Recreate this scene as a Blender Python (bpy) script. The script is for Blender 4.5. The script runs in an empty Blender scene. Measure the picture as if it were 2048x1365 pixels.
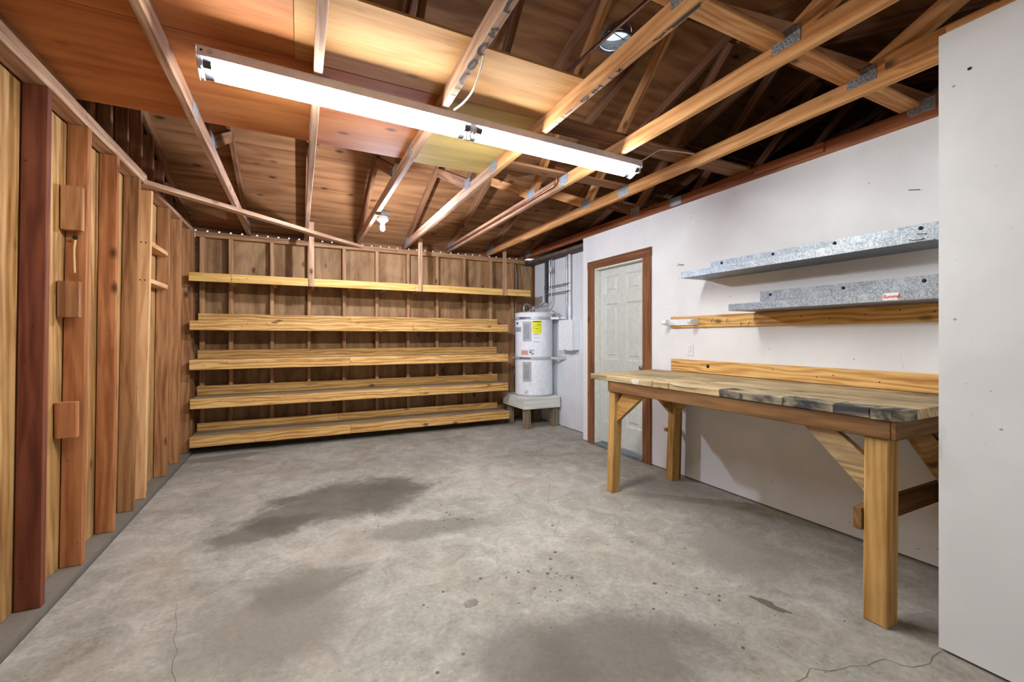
import bpy, bmesh, math, random
from mathutils import Matrix, Vector
random.seed(7)
scene = bpy.context.scene
col = scene.collection
R = math.radians

# ------------------------------------------------------------------ camera, sky, exposure
F_PX = 865.0
YAW = math.atan(426 / F_PX)
cam_d = bpy.data.cameras.new('camera')
cam_d.sensor_width = 36
cam_d.lens = 36 * F_PX / 2048
cam_d.shift_y = -8.0 / 2048
cam_d.clip_start = .02
cam = bpy.data.objects.new('camera', cam_d)
cam.location = (0, 0, 1.27)
cam.rotation_euler = (R(90), 0, -YAW)
col.objects.link(cam)
scene.camera = cam

world = bpy.data.worlds.new('sky')
scene.world = world
world.use_nodes = True
world.node_tree.nodes['Background'].inputs[0].default_value = (.86, .93, 1.0, 1)
world.node_tree.nodes['Background'].inputs[1].default_value = 1.1

scene.view_settings.view_transform = 'Standard'
scene.view_settings.look = 'None'
scene.view_settings.gamma = 1
scene.view_settings.exposure = -0.08
scene.view_settings.use_curve_mapping = False
TUBE_POWER = 150.0
BULB_POWER = 4300.0

# ------------------------------------------------------------------ helpers
WORLDM = {}


def lin(c):
    out = []
    for v in c:
        v = v / 255.0
        out.append(v / 12.92 if v <= .04045 else ((v + .055) / 1.055) ** 2.4)
    return tuple(out) + (1.0,)


def link(o, parent, M):
    col.objects.link(o)
    if parent is not None:
        o.parent = parent
        o.matrix_parent_inverse = WORLDM[parent.name].inverted()
    o.matrix_basis = M
    WORLDM[o.name] = M.copy()
    return o


def tag(o, label=None, cat=None, group=None, kind=None):
    if label: o['label'] = label
    if cat: o['category'] = cat
    if group: o['group'] = group
    if kind: o['kind'] = kind
    return o


def empty(name, loc, label=None, cat=None, group=None, kind=None, parent=None):
    o = bpy.data.objects.new(name, None)
    o.empty_display_size = .1
    link(o, parent, Matrix.Translation(loc))
    return tag(o, label, cat, group, kind)


def mesh_obj(name, verts, faces, mat, parent=None, M=None, smooth=False):
    me = bpy.data.meshes.new(name)
    me.from_pydata([tuple(v) for v in verts], [], faces)
    if smooth:
        me.polygons.foreach_set('use_smooth', [True] * len(me.polygons))
    me.materials.append(mat)
    me.update()
    if smooth:
        me.set_sharp_from_angle(angle=R(38))
    o = bpy.data.objects.new(name, me)
    return link(o, parent, M or Matrix.Identity(4))


MC = {}


def cbox_mesh(lx, ly, lz, ch, mat):
    key = (round(lx, 4), round(ly, 4), round(lz, 4), round(ch, 4), mat.name)
    if key in MC:
        return MC[key]
    hx, hy, hz = lx / 2, ly / 2, lz / 2
    c = min(ch, hx * .45, hy * .45, hz * .45)
    V, Fc, idx = [], [], {}
    for sx in (-1, 1):
        for sy in (-1, 1):
            for sz in (-1, 1):
                for ax in range(3):
                    p = [sx * hx, sy * hy, sz * hz]
                    for k in range(3):
                        if k != ax:
                            p[k] -= (sx, sy, sz)[k] * c
                    idx[(sx, sy, sz, ax)] = len(V)
                    V.append(p)
    S = [(sx, sy, sz) for sx in (-1, 1) for sy in (-1, 1) for sz in (-1, 1)]
    for ax in range(3):
        a, b = [(1, 2), (2, 0), (0, 1)][ax]
        for s in (-1, 1):
            q = []
            for (u, v) in ((-1, -1), (1, -1), (1, 1), (-1, 1)):
                t = [0, 0, 0]
                t[ax], t[a], t[b] = s, u, v
                q.append(idx[tuple(t) + (ax,)])
            Fc.append(q if s > 0 else q[::-1])
    for ax in range(3):          # edges along ax
        a, b = [(1, 2), (2, 0), (0, 1)][ax]
        for u in (-1, 1):
            for v in (-1, 1):
                t0, t1 = [0, 0, 0], [0, 0, 0]
                t0[a] = t1[a] = u
                t0[b] = t1[b] = v
                t0[ax], t1[ax] = -1, 1
                t0, t1 = tuple(t0), tuple(t1)
                q = [idx[t0 + (a,)], idx[t1 + (a,)], idx[t1 + (b,)], idx[t0 + (b,)]]
                Fc.append(q if u * v < 0 else q[::-1])
    for s in S:
        q = [idx[s + (0,)], idx[s + (1,)], idx[s + (2,)]]
        Fc.append(q if s[0] * s[1] * s[2] > 0 else q[::-1])
    me = bpy.data.meshes.new('board')
    me.from_pydata(V, [], Fc)
    me.materials.append(mat)
    me.update()
    MC[key] = me
    return me


def frame(p0, p1, up):
    p0, p1 = Vector(p0), Vector(p1)
    x = (p1 - p0)
    L = x.length
    x.normalize()
    up = Vector(up)
    y = up.cross(x)
    y.normalize()
    z = x.cross(y)
    M = Matrix(((x.x, y.x, z.x, 0), (x.y, y.y, z.y, 0), (x.z, y.z, z.z, 0), (0, 0, 0, 1)))
    M.translation = (p0 + p1) / 2
    return M, L


def board(name, p0, p1, w, t, mat, parent=None, up=(0, 0, 1), ch=.003):
    """board from p0 to p1 (centre line); w = size along up, t = the other size"""
    M, L = frame(p0, p1, up)
    o = bpy.data.objects.new(name, cbox_mesh(L, t, w, ch, mat))
    return link(o, parent, M)


def box(name, x0, x1, y0, y1, z0, z1, mat, parent=None, ch=.003, along=None):
    d = (x1 - x0, y1 - y0, z1 - z0)
    c = ((x0 + x1) / 2, (y0 + y1) / 2, (z0 + z1) / 2)
    ax = along if along is not None else d.index(max(d))
    if ax == 0:
        return board(name, (x0, c[1], c[2]), (x1, c[1], c[2]), d[2], d[1], mat, parent, (0, 0, 1), ch)
    if ax == 1:
        return board(name, (c[0], y0, c[2]), (c[0], y1, c[2]), d[2], d[0], mat, parent, (0, 0, 1), ch)
    return board(name, (c[0], c[1], z0), (c[0], c[1], z1), d[0], d[1], mat, parent, (1, 0, 0), ch)


def smooth_path(pts, n=6):
    P = [Vector(p) for p in pts]
    if len(P) < 3:
        return P
    Q = [P[0] * 2 - P[1]] + P + [P[-1] * 2 - P[-2]]
    out = []
    for i in range(1, len(Q) - 2):
        a, b, c, d = Q[i - 1], Q[i], Q[i + 1], Q[i + 2]
        for k in range(n):
            t = k / n
            out.append(.5 * ((2 * b) + (c - a) * t + (2 * a - 5 * b + 4 * c - d) * t * t + (3 * b - a - 3 * c + d) * t ** 3))
    out.append(P[-1])
    return out


def tube(name, pts, r, mat, parent=None, n=8, curve=True, M=None, caps=True):
    P = smooth_path(pts) if curve else [Vector(p) for p in pts]
    V, Fc = [], []
    prev = None
    for i, p in enumerate(P):
        t = (P[min(i + 1, len(P) - 1)] - P[max(i - 1, 0)]).normalized()
        a = Vector((0, 0, 1)) if abs(t.z) < .9 else Vector((1, 0, 0))
        if prev is not None:
            a = prev
        u = (a - t * a.dot(t)).normalized()
        prev = u
        v = t.cross(u)
        for k in range(n):
            an = 2 * math.pi * k / n
            V.append(p + (u * math.cos(an) + v * math.sin(an)) * r)
    for i in range(len(P) - 1):
        for k in range(n):
            a, b = i * n + k, i * n + (k + 1) % n
            Fc.append((a, b, b + n, a + n))
    if caps:
        Fc.append(tuple(range(n))[::-1])
        Fc.append(tuple(range((len(P) - 1) * n, len(P) * n)))
    return mesh_obj(name, V, Fc, mat, parent, M, smooth=True)


def lathe(name, prof, mat, parent=None, M=None, n=24, smooth=True, cap=True):
    V, Fc = [], []
    for (r, z) in prof:
        for k in range(n):
            a = 2 * math.pi * k / n
            V.append((r * math.cos(a), r * math.sin(a), z))
    for i in range(len(prof) - 1):
        for k in range(n):
            a, b = i * n + k, i * n + (k + 1) % n
            Fc.append((a, b, b + n, a + n))
    if cap:
        Fc.append(tuple(range(n))[::-1])
        Fc.append(tuple(range((len(prof) - 1) * n, len(prof) * n)))
    o = mesh_obj(name, V, Fc, mat, parent, M, smooth)
    return o


def poly_prism(name, pts, thick, mat, parent=None, M=None):
    """pts: 2D outline in local XY, extruded along +Z"""
    n = len(pts)
    V = [(x, y, 0) for x, y in pts] + [(x, y, thick) for x, y in pts]
    Fc = [tuple(range(n))[::-1], tuple(range(n, 2 * n))]
    for k in range(n):
        j = (k + 1) % n
        Fc.append((k, j, j + n, k + n))
    return mesh_obj(name, V, Fc, mat, parent, M)


def join_boxes(name, boxes, mat, parent=None, M=None):
    V, Fc = [], []
    for (x0, x1, y0, y1, z0, z1) in boxes:
        b = len(V)
        V += [(x0, y0, z0), (x1, y0, z0), (x1, y1, z0), (x0, y1, z0), (x0, y0, z1), (x1, y0, z1), (x1, y1, z1), (x0, y1, z1)]
        Fc += [(b, b + 3, b + 2, b + 1), (b + 4, b + 5, b + 6, b + 7), (b, b + 1, b + 5, b + 4),
               (b + 1, b + 2, b + 6, b + 5), (b + 2, b + 3, b + 7, b + 6), (b + 3, b, b + 4, b + 7)]
    return mesh_obj(name, V, Fc, mat, parent, M)


def dots(name, items, mat, parent=None, n=8, thick=.0012):
    """items: (centre, normal, radius) -> small raised discs in one mesh"""
    V, Fc = [], []
    for (c, nrm, r) in items:
        c, nrm = Vector(c), Vector(nrm).normalized()
        a = Vector((0, 0, 1)) if abs(nrm.z) < .9 else Vector((1, 0, 0))
        u = nrm.cross(a).normalized()
        v = nrm.cross(u)
        b = len(V)
        for lev in (0, thick):
            for k in range(n):
                an = 2 * math.pi * k / n
                V.append(c + nrm * lev + (u * math.cos(an) + v * math.sin(an)) * r)
        Fc.append(tuple(range(b + n, b + 2 * n)))
        for k in range(n):
            j = (k + 1) % n
            Fc.append((b + k, b + j, b + j + n, b + k + n))
    return mesh_obj(name, V, Fc, mat, parent)


def text_mesh(name, body, size, mat, M, parent=None, shear=0, thick=.0004, bold=0):
    cu = bpy.data.curves.new(name, 'FONT')
    cu.body = body
    cu.size = size
    cu.align_x = 'CENTER'
    cu.align_y = 'CENTER'
    cu.shear = shear
    cu.extrude = thick
    cu.offset = bold
    cu.resolution_u = 3
    t = bpy.data.objects.new(name + '_tmp', cu)
    col.objects.link(t)
    dg = bpy.context.evaluated_depsgraph_get()
    me = bpy.data.meshes.new_from_object(t.evaluated_get(dg))
    bpy.data.objects.remove(t)
    me.materials.clear()
    me.materials.append(mat)
    o = bpy.data.objects.new(name, me)
    return link(o, parent, M)


def basis(xa, ya, za, loc):
    M = Matrix(((xa[0], ya[0], za[0], 0), (xa[1], ya[1], za[1], 0), (xa[2], ya[2], za[2], 0), (0, 0, 0, 1)))
    M.translation = loc
    return M


# ------------------------------------------------------------------ materials
def newmat(name):
    m = bpy.data.materials.new(name)
    m.use_nodes = True
    nt = m.node_tree
    return m, nt, nt.nodes, nt.links, nt.nodes['Principled BSDF']


def ramp(N, stops):
    r = N.new('ShaderNodeValToRGB')
    el = r.color_ramp.elements
    while len(el) < len(stops):
        el.new(.5)
    for e, (p, c) in zip(el, stops):
        e.position = p
        e.color = c
    return r


def mathn(N, L, op, a, b=None, clamp=False):
    n = N.new('ShaderNodeMath')
    n.operation = op
    n.use_clamp = clamp
    for i, v in enumerate((a, b)):
        if v is None: continue
        if isinstance(v, (int, float)):
            n.inputs[i].default_value = v
        else:
            L.new(v, n.inputs[i])
    return n.outputs[0]


def mixc(N, L, fac, a, b, mode='MIX'):
    n = N.new('ShaderNodeMix')
    n.data_type = 'RGBA'
    n.blend_type = mode
    for i, v in ((0, fac), (6, a), (7, b)):
        if isinstance(v, (int, float)):
            n.inputs[i].default_value = v
        elif isinstance(v, tuple):
            n.inputs[i].default_value = v
        else:
            L.new(v, n.inputs[i])
    return n.outputs[2]


def noise(N, L, vec, scale, detail=3, dist=0, rough=.5):
    n = N.new('ShaderNodeTexNoise')
    n.inputs['Scale'].default_value = scale
    n.inputs['Detail'].default_value = detail
    n.inputs['Distortion'].default_value = dist
    n.inputs['Roughness'].default_value = rough
    L.new(vec, n.inputs['Vector'])
    return n.outputs['Fac']


def scaled(N, L, vec, s, loc=(0, 0, 0), rot=(0, 0, 0)):
    n = N.new('ShaderNodeMapping')
    n.inputs['Scale'].default_value = s
    n.inputs['Location'].default_value = loc
    n.inputs['Rotation'].default_value = rot
    L.new(vec, n.inputs['Vector'])
    return n.outputs[0]


def wood(name, dark, mid, light, var=.10, rings=10., knot=True, grime=None, rough=.72, ply=False, gk=.32):
    if ply: gk = .22
    m, nt, N, L, bs = newmat(name)
    tc = N.new('ShaderNodeTexCoord')
    oi = N.new('ShaderNodeObjectInfo')
    off = N.new('ShaderNodeVectorMath')
    off.operation = 'SCALE'
    off.inputs[0].default_value = (31.7, 17.3, 23.9)
    L.new(oi.outputs['Random'], off.inputs['Scale'])
    ad = N.new('ShaderNodeVectorMath')
    ad.operation = 'ADD'
    L.new(tc.outputs['Object'], ad.inputs[0])
    L.new(off.outputs[0], ad.inputs[1])
    vec = ad.outputs[0]
    k = .45 if ply else 1.0
    n1 = noise(N, L, scaled(N, L, vec, (.7, 4.2, 4.2) if ply else (.8, 7, 7)), 1.6, 6 if ply else 4, 1.2)
    w = N.new('ShaderNodeTexWave')
    w.bands_direction = 'Y'
    w.inputs['Scale'].default_value = rings * (.5 if ply else 1)
    w.inputs['Distortion'].default_value = 22 if ply else 9
    w.inputs['Detail'].default_value = 2.5
    w.inputs['Detail Scale'].default_value = .45 if ply else .9
    wv = scaled(N, L, vec, (.16, 1, 1), rot=(.6, 0, .02))
    L.new(wv, w.inputs['Vector'])
    n3 = noise(N, L, scaled(N, L, vec, (3.5, 130, 130)), 1.0, 2)
    f = mathn(N, L, 'ADD', mathn(N, L, 'MULTIPLY', n1, 1.15 - gk), mathn(N, L, 'MULTIPLY', w.outputs['Fac'], gk * .55))
    f = mathn(N, L, 'ADD', f, mathn(N, L, 'MULTIPLY', n3, .3))
    r = ramp(N, [(.30, lin(dark)), (.55, lin(mid)), (.80, lin(light))])
    L.new(f, r.inputs[0])
    c = r.outputs[0]
    if knot:
        vo = N.new('ShaderNodeTexVoronoi')
        vo.inputs['Scale'].default_value = 1.0
        L.new(scaled(N, L, vec, (2.8, 5.2, 5.2)), vo.inputs['Vector'])
        mr = N.new('ShaderNodeMapRange')
        mr.inputs['From Min'].default_value = .05
        mr.inputs['From Max'].default_value = .15
        mr.inputs['To Min'].default_value = .85
        mr.inputs['To Max'].default_value = 0
        L.new(vo.outputs['Distance'], mr.inputs['Value'])
        c = mixc(N, L, mr.outputs[0], c, lin([v * .45 for v in dark]))
    if grime:
        g = noise(N, L, scaled(N, L, vec, (1.1, 2.5, 2.5), (3, 5, 9)), 1.7, 5, .6, .62)
        g0, g1 = grime[2] if len(grime) > 2 else (.44, .66)
        gr = ramp(N, [(g0, (0, 0, 0, 1)), (g1, (1, 1, 1, 1))])
        L.new(g, gr.inputs[0])
        c = mixc(N, L, mathn(N, L, 'MULTIPLY', gr.outputs[0], grime[1]), c, lin(grime[0]))
    hs = N.new('ShaderNodeHueSaturation')
    L.new(c, hs.inputs['Color'])
    hs.inputs['Saturation'].default_value = .98
    val = mathn(N, L, 'ADD', mathn(N, L, 'MULTIPLY', oi.outputs['Random'], 2 * var), 1 - var)
    L.new(val, hs.inputs['Value'])
    L.new(hs.outputs[0], bs.inputs['Base Color'])
    bs.inputs['Roughness'].default_value = rough
    bs.inputs['Specular IOR Level'].default_value = .25
    bp = N.new('ShaderNodeBump')
    bp.inputs['Strength'].default_value = .18
    bp.inputs['Distance'].default_value = .004
    L.new(f, bp.inputs['Height'])
    L.new(bp.outputs[0], bs.inputs['Normal'])
    return m


def plain(name, c, rough=.5, metal=0, spec=.5, var=0, nscale=20, emit=0):
    m, nt, N, L, bs = newmat(name)
    bs.inputs['Base Color'].default_value = lin(c)
    bs.inputs['Roughness'].default_value = rough
    bs.inputs['Metallic'].default_value = metal
    bs.inputs['Specular IOR Level'].default_value = spec
    tc = N.new('ShaderNodeTexCoord')
    f = noise(N, L, tc.outputs['Object'], nscale, 4)
    v = max(var, .03)
    r = ramp(N, [(.3, lin([x * (1 - v) for x in c])), (.7, lin([min(255, x * (1 + v)) for x in c]))])
    L.new(f, r.inputs[0])
    L.new(r.outputs[0], bs.inputs['Base Color'])
    if emit:
        bs.inputs['Emission Color'].default_value = lin(c)
        bs.inputs['Emission Strength'].default_value = emit
    return m


def galv(name, a, b, rough=.42, metal=.75):
    m, nt, N, L, bs = newmat(name)
    tc = N.new('ShaderNodeTexCoord')
    vo = N.new('ShaderNodeTexVoronoi')
    vo.inputs['Scale'].default_value = 150
    L.new(tc.outputs['Object'], vo.inputs['Vector'])
    n = noise(N, L, tc.outputs['Object'], 9, 5)
    f = mathn(N, L, 'ADD', mathn(N, L, 'MULTIPLY', vo.outputs['Color'], .5), mathn(N, L, 'MULTIPLY', n, .5))
    r = ramp(N, [(.25, lin(a)), (.75, lin(b))])
    L.new(f, r.inputs[0])
    L.new(r.outputs[0], bs.inputs['Base Color'])
    bs.inputs['Metallic'].default_value = metal
    bs.inputs['Roughness'].default_value = rough
    return m


def drywall(name, c, marks=True):
    m, nt, N, L, bs = newmat(name)
    tc = N.new('ShaderNodeTexCoord')
    v = tc.outputs['Object']
    f = noise(N, L, v, 2.2, 5, .5)
    r = ramp(N, [(.35, lin([x * .955 for x in c])), (.65, lin(c))])
    L.new(f, r.inputs[0])
    cc = r.outputs[0]
    if marks:
        vo = N.new('ShaderNodeTexVoronoi')
        vo.inputs['Scale'].default_value = 7
        L.new(scaled(N, L, v, (1, 1, 1.3)), vo.inputs['Vector'])
        mr = N.new('ShaderNodeMapRange')
        mr.inputs['From Min'].default_value = .03
        mr.inputs['From Max'].default_value = .05
        mr.inputs['To Min'].default_value = .7
        mr.inputs['To Max'].default_value = 0
        L.new(vo.outputs['Distance'], mr.inputs['Value'])
        cc = mixc(N, L, mr.outputs[0], cc, lin((120, 118, 114)))
        s = noise(N, L, scaled(N, L, v, (3, 3, 1.2), rot=(.4, .2, 0)), 6, 6, 1.5, .6)
        sr = ramp(N, [(.67, (0, 0, 0, 1)), (.74, (1, 1, 1, 1))])
        L.new(s, sr.inputs[0])
        cc = mixc(N, L, mathn(N, L, 'MULTIPLY', sr.outputs[0], .22), cc, lin((150, 148, 143)))
    L.new(cc, bs.inputs['Base Color'])
    bs.inputs['Roughness'].default_value = .62
    bs.inputs['Specular IOR Level'].default_value = .3
    bp = N.new('ShaderNodeBump')
    bp.inputs['Strength'].default_value = .12
    bp.inputs['Distance'].default_value = .004
    L.new(noise(N, L, v, 38, 3), bp.inputs['Height'])
    L.new(bp.outputs[0], bs.inputs['Normal'])
    return m


def concrete(name, blobs):
    m, nt, N, L, bs = newmat(name)
    tc = N.new('ShaderNodeTexCoord')
    v = tc.outputs['Object']
    n1 = noise(N, L, v, .9, 6, .6, .6)
    n2 = noise(N, L, v, 5.5, 8, .8, .68)
    n3 = noise(N, L, v, 42, 6, .4, .7)
    f = mathn(N, L, 'ADD', mathn(N, L, 'MULTIPLY', n1, .38), mathn(N, L, 'MULTIPLY', n2, .44))
    f = mathn(N, L, 'ADD', f, mathn(N, L, 'MULTIPLY', n3, .30))
    f = mathn(N, L, 'SUBTRACT', f, .06)
    r = ramp(N, [(.33, lin((108, 102, 93))), (.43, lin((141, 136, 126))), (.51, lin((158, 153, 143))), (.63, lin((184, 179, 168)))])
    L.new(f, r.inputs[0])
    c = r.outputs[0]
    # warm rust tint patches
    t = noise(N, L, scaled(N, L, v, (1, 1, 1), (4.2, 1.3, 0)), 1.6, 5, .4, .6)
    tr = ramp(N, [(.52, (0, 0, 0, 1)), (.7, (1, 1, 1, 1))])
    L.new(t, tr.inputs[0])
    c = mixc(N, L, mathn(N, L, 'MULTIPLY', tr.outputs[0], .28), c, lin((160, 140, 116)))
    # oil stains: soaked-in patches of their own outline
    wob = noise(N, L, v, 2.6, 6, .6, .62)
    wob2 = noise(N, L, v, 9, 6, .8, .7)
    for (cx, cy, ax, ay, rot, strength, soft, colr) in blobs:
        vm = N.new('ShaderNodeMapping')
        vm.vector_type = 'TEXTURE'
        vm.inputs['Location'].default_value = (cx, cy, 0)
        vm.inputs['Rotation'].default_value = (0, 0, rot)
        vm.inputs['Scale'].default_value = (ax, ay, 1)
        L.new(v, vm.inputs['Vector'])
        ln = N.new('ShaderNodeVectorMath')
        ln.operation = 'LENGTH'
        L.new(vm.outputs[0], ln.inputs[0])
        d = mathn(N, L, 'ADD', ln.outputs['Value'], mathn(N, L, 'MULTIPLY', mathn(N, L, 'SUBTRACT', wob, .5), 1.7))
        d = mathn(N, L, 'ADD', d, mathn(N, L, 'MULTIPLY', mathn(N, L, 'SUBTRACT', wob2, .5), .7))
        mr = N.new('ShaderNodeMapRange')
        mr.interpolation_type = 'SMOOTHSTEP'
        mr.inputs['From Min'].default_value = 1 - soft
        mr.inputs['From Max'].default_value = 1 + soft
        mr.inputs['To Min'].default_value = strength
        mr.inputs['To Max'].default_value = 0
        L.new(d, mr.inputs['Value'])
        k = mathn(N, L, 'MULTIPLY', mr.outputs[0], mathn(N, L, 'ADD', mathn(N, L, 'MULTIPLY', n2, 1.2), .4), True)
        c = mixc(N, L, k, c, lin(colr))
    # fine dark pits
    vo = N.new('ShaderNodeTexVoronoi')
    vo.inputs['Scale'].default_value = 16
    L.new(v, vo.inputs['Vector'])
    mr = N.new('ShaderNodeMapRange')
    mr.inputs['From Min'].default_value = .04
    mr.inputs['From Max'].default_value = .09
    mr.inputs['To Min'].default_value = .5
    mr.inputs['To Max'].default_value = 0
    L.new(vo.outputs['Distance'], mr.inputs['Value'])
    c = mixc(N, L, mr.outputs[0], c, lin((92, 86, 78)))
    L.new(c, bs.inputs['Base Color'])
    bs.inputs['Roughness'].default_value = .7
    bs.inputs['Specular IOR Level'].default_value = .3
    bp = N.new('ShaderNodeBump')
    bp.inputs['Strength'].default_value = .25
    bp.inputs['Distance'].default_value = .006
    L.new(f, bp.inputs['Height'])
    L.new(bp.outputs[0], bs.inputs['Normal'])
    return m


def emitter(name, c, s):
    m, nt, N, L, bs = newmat(name)
    e = N.new('ShaderNodeEmission')
    e.inputs[0].default_value = lin(c)
    e.inputs[1].default_value = s
    L.new(e.outputs[0], N['Material Output'].inputs[0])
    return m


OIL = (88, 82, 72)
M = {}
M['floor'] = concrete('stained_concrete', [
    (.30, 3.58, .66, .40, R(14), .80, .28, (84, 79, 70)), (-.22, 3.28, .34, .14, R(22), .7, .3, (84, 79, 70)),
    (.62, 3.50, .26, .30, 0, .5, .3, (84, 79, 70)), (.80, 2.82, .42, .13, R(-8), .5, .4, OIL), (-.75, 5.42, .40, .12, R(8), .5, .3, OIL),
    (-.12, 2.22, .40, .36, R(30), .6, .5, (104, 95, 83)), (.05, 2.45, .28, .14, R(10), .5, .4, OIL), (1.18, 1.38, .36, .22, R(-20), .65, .45, OIL), (.80, 1.50, .20, .22, 0, .55, .5, OIL),
    (2.35, 1.75, .28, .34, R(20), .5, .5, (104, 98, 88)), (2.75, 2.6, .35, .3, 0, .4, .5, (110, 104, 95))])
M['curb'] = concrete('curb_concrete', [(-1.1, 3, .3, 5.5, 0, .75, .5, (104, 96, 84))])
M['white'] = drywall('white_painted_wall', (229, 229, 228))
M['white_old'] = drywall('white_painted_board', (224, 227, 231))
M['plain_white'] = plain('white_paint', (226, 225, 219), .5, var=.03)
M['door'] = plain('grey_white_door_paint', (192, 195, 187), .42, var=.01)
M['stud_red'] = wood('redwood_stud', (74, 36, 24), (104, 54, 36), (128, 72, 48), .04, knot=False)
M['stud_a'] = wood('orange_fir_stud', (116, 66, 32), (152, 92, 50), (184, 122, 74), .10)
M['stud_b'] = wood('brown_fir_stud', (98, 60, 32), (136, 90, 52), (170, 122, 78), .10)
M['stud_new'] = wood('new_fir_stud', (176, 122, 74), (204, 152, 102), (222, 178, 128), .04, knot=False)
M['sheath'] = wood('weathered_sheathing', (112, 74, 36), (164, 118, 64), (198, 154, 96), .06, rings=7, grime=((96, 66, 36), .35))
M['plate'] = wood('top_plate_lumber', (120, 84, 58), (162, 122, 92), (192, 158, 126), .05)
M['backply'] = wood('dull_wall_plywood', (104, 74, 46), (146, 108, 70), (176, 138, 96), .09, rings=6, ply=True, grime=((84, 54, 32), .5))
M['backstud'] = wood('back_wall_stud', (120, 80, 46), (158, 114, 74), (184, 142, 100), .08)
M['pine'] = wood('yellow_pine_shelf', (158, 106, 46), (200, 150, 82), (222, 180, 112), .06, rings=13, gk=.6)
M['pine_dark'] = wood('aged_pine', (122, 80, 38), (158, 112, 60), (188, 142, 86), .06)
M['deck'] = wood('dusty_shelf_deck', (110, 90, 64), (142, 120, 92), (168, 148, 118), .05, ply=True, knot=False)
M['loft'] = wood('gold_loft_board', (168, 120, 52), (204, 158, 80), (222, 184, 112), .05, knot=False)
M['truss'] = wood('truss_fir', (142, 88, 44), (186, 126, 70), (212, 160, 104), .08)
M['truss_pale'] = wood('dusty_truss_fir', (120, 82, 58), (160, 118, 90), (188, 152, 124), .06)
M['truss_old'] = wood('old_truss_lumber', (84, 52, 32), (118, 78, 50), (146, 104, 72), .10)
M['beam_red'] = wood('red_brown_beam', (84, 42, 22), (126, 68, 38), (160, 98, 58), .06)
M['roof'] = wood('roof_plywood', (96, 60, 32), (130, 86, 50), (160, 114, 72), .10, rings=5, ply=True)
M['ply_orange'] = wood('orange_plywood', (130, 68, 26), (170, 98, 46), (194, 124, 66), .05, rings=5, ply=True)
M['ply_gold'] = wood('golden_plywood', (136, 92, 46), (172, 122, 66), (196, 150, 92), .05, rings=5, ply=True)
M['ply_yellow'] = wood('yellow_plywood', (150, 120, 56), (178, 150, 80), (198, 172, 102), .04, rings=4, ply=True)
M['trim'] = wood('red_stained_trim', (74, 44, 24), (110, 68, 38), (138, 90, 54), .04)
M['bench_leg'] = wood('bench_leg_pine', (134, 92, 40), (176, 130, 66), (202, 160, 94), .05, grime=((116, 84, 44), .3))
M['bench_apron'] = wood('stained_apron', (76, 50, 26), (110, 76, 42), (136, 98, 58), .05, knot=False)
M['bench_top'] = wood('worn_bench_top', (112, 88, 54), (160, 134, 94), (196, 174, 134), .10, grime=((70, 66, 62), .75, (.48, .66)))
M['bench_dark'] = wood('paint_blackened_edge', (96, 84, 62), (150, 134, 104), (190, 174, 142), .06, grime=((40, 44, 52), .95, (.44, .54)))
M['brace_worn'] = wood('scuffed_brace', (104, 82, 54), (152, 124, 84), (196, 166, 120), .04, grime=((88, 76, 60), .6))
M['stand'] = wood('whitewashed_stand', (178, 176, 164), (212, 212, 203), (228, 228, 221), .03, knot=False)
M['stand_leg'] = wood('grey_stand_leg', (86, 70, 52), (124, 106, 84), (150, 132, 108), .06)
M['galv'] = galv('galvanised_steel', (100, 105, 109), (160, 165, 169), .45, .6)
M['galv_bright'] = galv('bright_strap_steel', (168, 172, 176), (216, 219, 222), .35, .35)
M['recess'] = plain('cover_recess_grey', (150, 153, 157), .45)
M['plate_metal'] = galv('truss_plate_steel', (104, 112, 116), (170, 178, 184), .5, .5)
M['conduit'] = plain('steel_conduit', (160, 164, 168), .35, .8, var=.1)
M['black_pipe'] = plain('black_pipe', (34, 36, 40), .4, .2, var=.1)
M['pvc'] = plain('white_pvc', (226, 228, 230), .35)
M['copper'] = plain('copper_pipe', (150, 92, 62), .35, .7, var=.12)
M['rust_pipe'] = plain('rusty_iron_pipe', (92, 52, 38), .55, .4, var=.2)
M['heater'] = plain('white_enamel', (232, 236, 242), .28, var=.01)
M['cover'] = plain('grey_plastic_cover', (172, 175, 178), .45)
M['yellow'] = plain('yellow_label', (228, 224, 20), .5)
M['label_white'] = plain('white_label', (224, 222, 220), .5)
M['label_grey'] = plain('grey_label', (150, 158, 176), .5)
M['label_pink'] = plain('pink_print', (206, 150, 140), .5)
M['ink'] = plain('black_ink', (26, 28, 30), .6)
M['ink_soft'] = plain('faded_black_marker', (48, 46, 44), .7, var=.15)
M['red'] = plain('red_sticker_print', (196, 30, 40), .5)
M['orange'] = plain('orange_print', (200, 120, 60), .5)
M['nail'] = plain('dark_nail', (44, 38, 34), .5, .5)
M['screw'] = plain('steel_screw', (120, 120, 122), .35, .8)
M['light_body'] = plain('white_fixture_enamel', (214, 208, 212), .4, var=.02)
M['socket'] = plain('socket_plastic', (196, 196, 196), .4)
M['tube_end'] = plain('tube_end_cap', (90, 90, 100), .35, .5)
M['tube'] = emitter('fluorescent_glow', (244, 249, 250), TUBE_POWER)
M['bulb'] = emitter('bulb_glow', (226, 234, 255), BULB_POWER)
M['cable'] = plain('cream_cable', (206, 192, 166), .5)
M['cable_grey'] = plain('grey_cable', (150, 146, 140), .5)
M['brass'] = plain('brushed_knob', (150, 146, 138), .3, .9)
M['dark'] = plain('dark_board', (30, 27, 24), .9)  # near-black colour of the leftmost sill board
M['oil'] = plain('oil_drip', (84, 75, 63), .6, var=.1)
M['patch'] = plain('tar_patch', (120, 113, 102), .7, var=.15)
M['crack'] = plain('crack_grey', (104, 97, 87), .95)  # grey of the flat crack ribbons on the slab
M['tan_paper'] = plain('frayed_fibre', (206, 170, 120), .8)

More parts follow.
